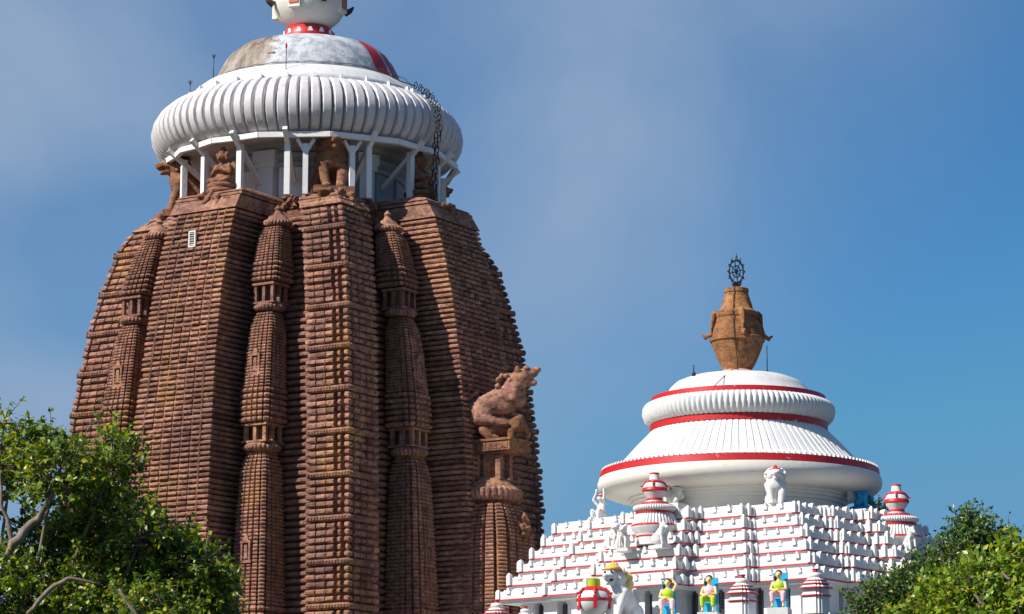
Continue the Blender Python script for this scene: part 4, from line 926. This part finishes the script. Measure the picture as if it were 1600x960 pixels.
def limb(pts, rads, parent, name='limb', seed=0):
    rr = random.Random(seed); P = [Vector(p) for p in pts]; out_ = []; ro = []
    for i in range(len(P) - 1):
        for t in range(5):
            q = P[i].lerp(P[i + 1], t / 5); j = rads[i] * .5 if (i or t) else 0
            out_.append(q + Vector((rr.uniform(-j, j), rr.uniform(-j, j), rr.uniform(-j, j)))); ro.append((rads[i] + (rads[i + 1] - rads[i]) * t / 5) * rr.uniform(.92, 1.1))
    out_.append(P[-1]); ro.append(rads[-1]); off = Vector(parent.location)
    mb = MB(); mb.tube([p - off for p in out_], ro, 9); return mb.build(name, M['bark'], parent, True)
def tree(label, lobes, base_p, mat, lsize, dens, seed, extra=(), trunk_r=.35, low=(), group='trees in front of the temple', droop=.5, fork=None, per=11):
    t = thing('broadleaf_tree', label, 'tree', (base_p[0], base_p[1], 0), 0, group)
    fork = fork or (base_p[0], base_p[1], 7.5)
    limb([(base_p[0], base_p[1], 0), (base_p[0] + .15, base_p[1], 3.5), fork], [trunk_r * 1.25, trunk_r, trunk_r * .8], t, 'trunk', seed)
    rr = random.Random(seed)
    for i, (x, y, z, r) in enumerate(lobes):
        if r < .3: continue
        f = Vector(fork); e = Vector((x, y, z)); m1 = f.lerp(e, .45) + Vector((rr.uniform(-.4, .4), rr.uniform(-.4, .4), -.25))
        limb([f, m1, e], [trunk_r * .34, trunk_r * .16, .02], t, 'limb', seed + i)
    for pts, rads in extra: limb(pts, rads, t, 'bare_branch', seed + 50)
    leaves_mesh('crown', lobes, dens, lsize, mat, t, seed, droop=droop, per=per)
    if low: leaves_mesh('lower_crown', low, dens * .3, lsize * 1.8, mat, t, seed + 1, per=per)
    return t
LA0 = [(-10.29, 60, 15.97, 0.69), (-9.78, 60.5, 16.48, 0.35), (-9.19, 59, 15.53, 0.81), (-8.17, 60, 15.94, 0.53), (-8.43, 60.8, 15.13, 0.81), (-7.46, 59.6, 14.42, 0.63), (-6.67, 60.3, 13.99, 0.67), (-6.15, 59.8, 13.7, 0.48), (-9.59, 61.5, 14.13, 1.02), (-8.33, 60.8, 13.64, 1.14), (-6.95, 60, 12.96, 0.99), (-10.09, 59, 13.13, 0.91), (-8.9, 59.4, 12.52, 1.18), (-7.25, 58.8, 12.4, 1.04), (-11.43, 60.5, 15.5, 1.08), (-11.8, 60, 13.56, 1.46), (-10.45, 60, 16.78, 0.19), (-8.16, 60, 16.44, 0.24), (-5.89, 60, 13.16, 0.37), (-5.98, 60.3, 12.59, 0.4), (-12.85, 61, 14.75, 1.62)]
LA = [(x - .15, y, z - .2 - .02 * (x + 12), r_ * .85) for x, y, z, r_ in LA0]
tree('large leafy tree with bare pale branches in front of the red tower', LA, (-10.9, 60.2), M['leaf_a'], .125, 33, 4,
     extra=[([(-10.6, 58.9, 11.8), (-10.25, 58.6, 13.4), (-10.1, 58.5, 13.9), (-10.35, 58.5, 14.6), (-10.4, 58.5, 15.3)], [.08, .065, .055, .035, .015]), ([(-10.1, 58.5, 13.8), (-9.6, 58.5, 14.3), (-9.3, 58.6, 14.9)], [.1, .07, .03]),
            ([(-9.6, 57.6, 12.3), (-9.05, 57.4, 12.85), (-8.75, 57.4, 13.0), (-8.2, 57.5, 12.9)], [.05, .05, .04, .02]), ([(-7.75, 57.2, 12.75), (-7.6, 57.1, 12.55), (-7.35, 57.1, 12.2), (-7.0, 57.2, 12.0)], [.025, .03, .04, .045]),
            ([(-9.0, 60, 15.9), (-8.95, 60, 16.2), (-8.8, 60, 16.5)], [.02, .012, .006]), ([(-6.3, 59.6, 13.7), (-6.25, 59.6, 14.2)], [.02, .008])],
     low=[(-9.5, 60, 10, 2.6), (-7, 60, 10.2, 2.0), (-12.5, 60, 11, 2.6)], trunk_r=.42)
LD0 = [(11.32, 72, 15.74, 0.54), (11.95, 72.5, 15.48, 0.55), (10.7, 71.7, 15.07, 0.54), (11.63, 72.6, 14.96, 0.77), (10.18, 72, 14.78, 0.54), (9.67, 72.4, 14.45, 0.58), (8.89, 71.7, 14.12, 0.47), (8.49, 72, 13.99, 0.29), (10.38, 72.4, 14.14, 0.88), (9.2, 72, 13.62, 0.79), (11.72, 72.8, 14.09, 0.96), (12.89, 73, 14.59, 0.97), (11.17, 72, 16.01, 0.32)]
LD = [(x + .15, y, z - .28, r_ * .9) for x, y, z, r_ in LD0]
tree('dark green small-leaved tree at the right, in front of the white hall corner', LD, (11.0, 72.6), M['leaf_b'], .10, 42, 14, low=[(10.8, 72.5, 11.5, 2.4), (12.6, 72.5, 12, 1.8)], trunk_r=.3, droop=.1, per=11)
LB0 = [(9.58, 55, 13.31, 0.32), (9.42, 55.4, 12.96, 0.46), (8.86, 55, 12.74, 0.41), (8.27, 54.7, 12.58, 0.41), (9.21, 55, 12.37, 0.67), (7.79, 55.2, 12.33, 0.39), (8.11, 55, 12.07, 0.54), (8.65, 54.6, 11.97, 0.72), (10.03, 55.4, 12.96, 0.61), (10.18, 55, 12.19, 0.97), (7.23, 55.2, 12.03, 0.34), (9.6, 54.5, 11.97, 0.72)]
LB = [(x + .1, y, z - .12, r_ * .95) for x, y, z, r_ in LB0]
tree('light yellow-green leafy tree in the bottom right corner, nearest of all', LB, (9.3, 55.6), M['leaf_c'], .13, 32, 24, extra=[([(8.6, 54.0, 12.35), (8.75, 53.9, 12.15), (8.9, 53.9, 11.9)], [.03, .035, .04]), ([(9.1, 53.9, 12.75), (9.25, 53.8, 12.6)], [.02, .03])], low=[(9.2, 55.5, 9.8, 1.9)], trunk_r=.28)
# small fig sapling rooted at the dome foot
t = thing('sapling', 'small green sapling rooted on the roof beside the blue statue', 'plant', ww(6.5, -2.35 * -1 * .0 + 1.9, 23.9))
leaves_mesh('foliage', [(t.location.x + .1, t.location.y, 24.35, .42)], 16, .13, M['leaf_a'], t, 3)
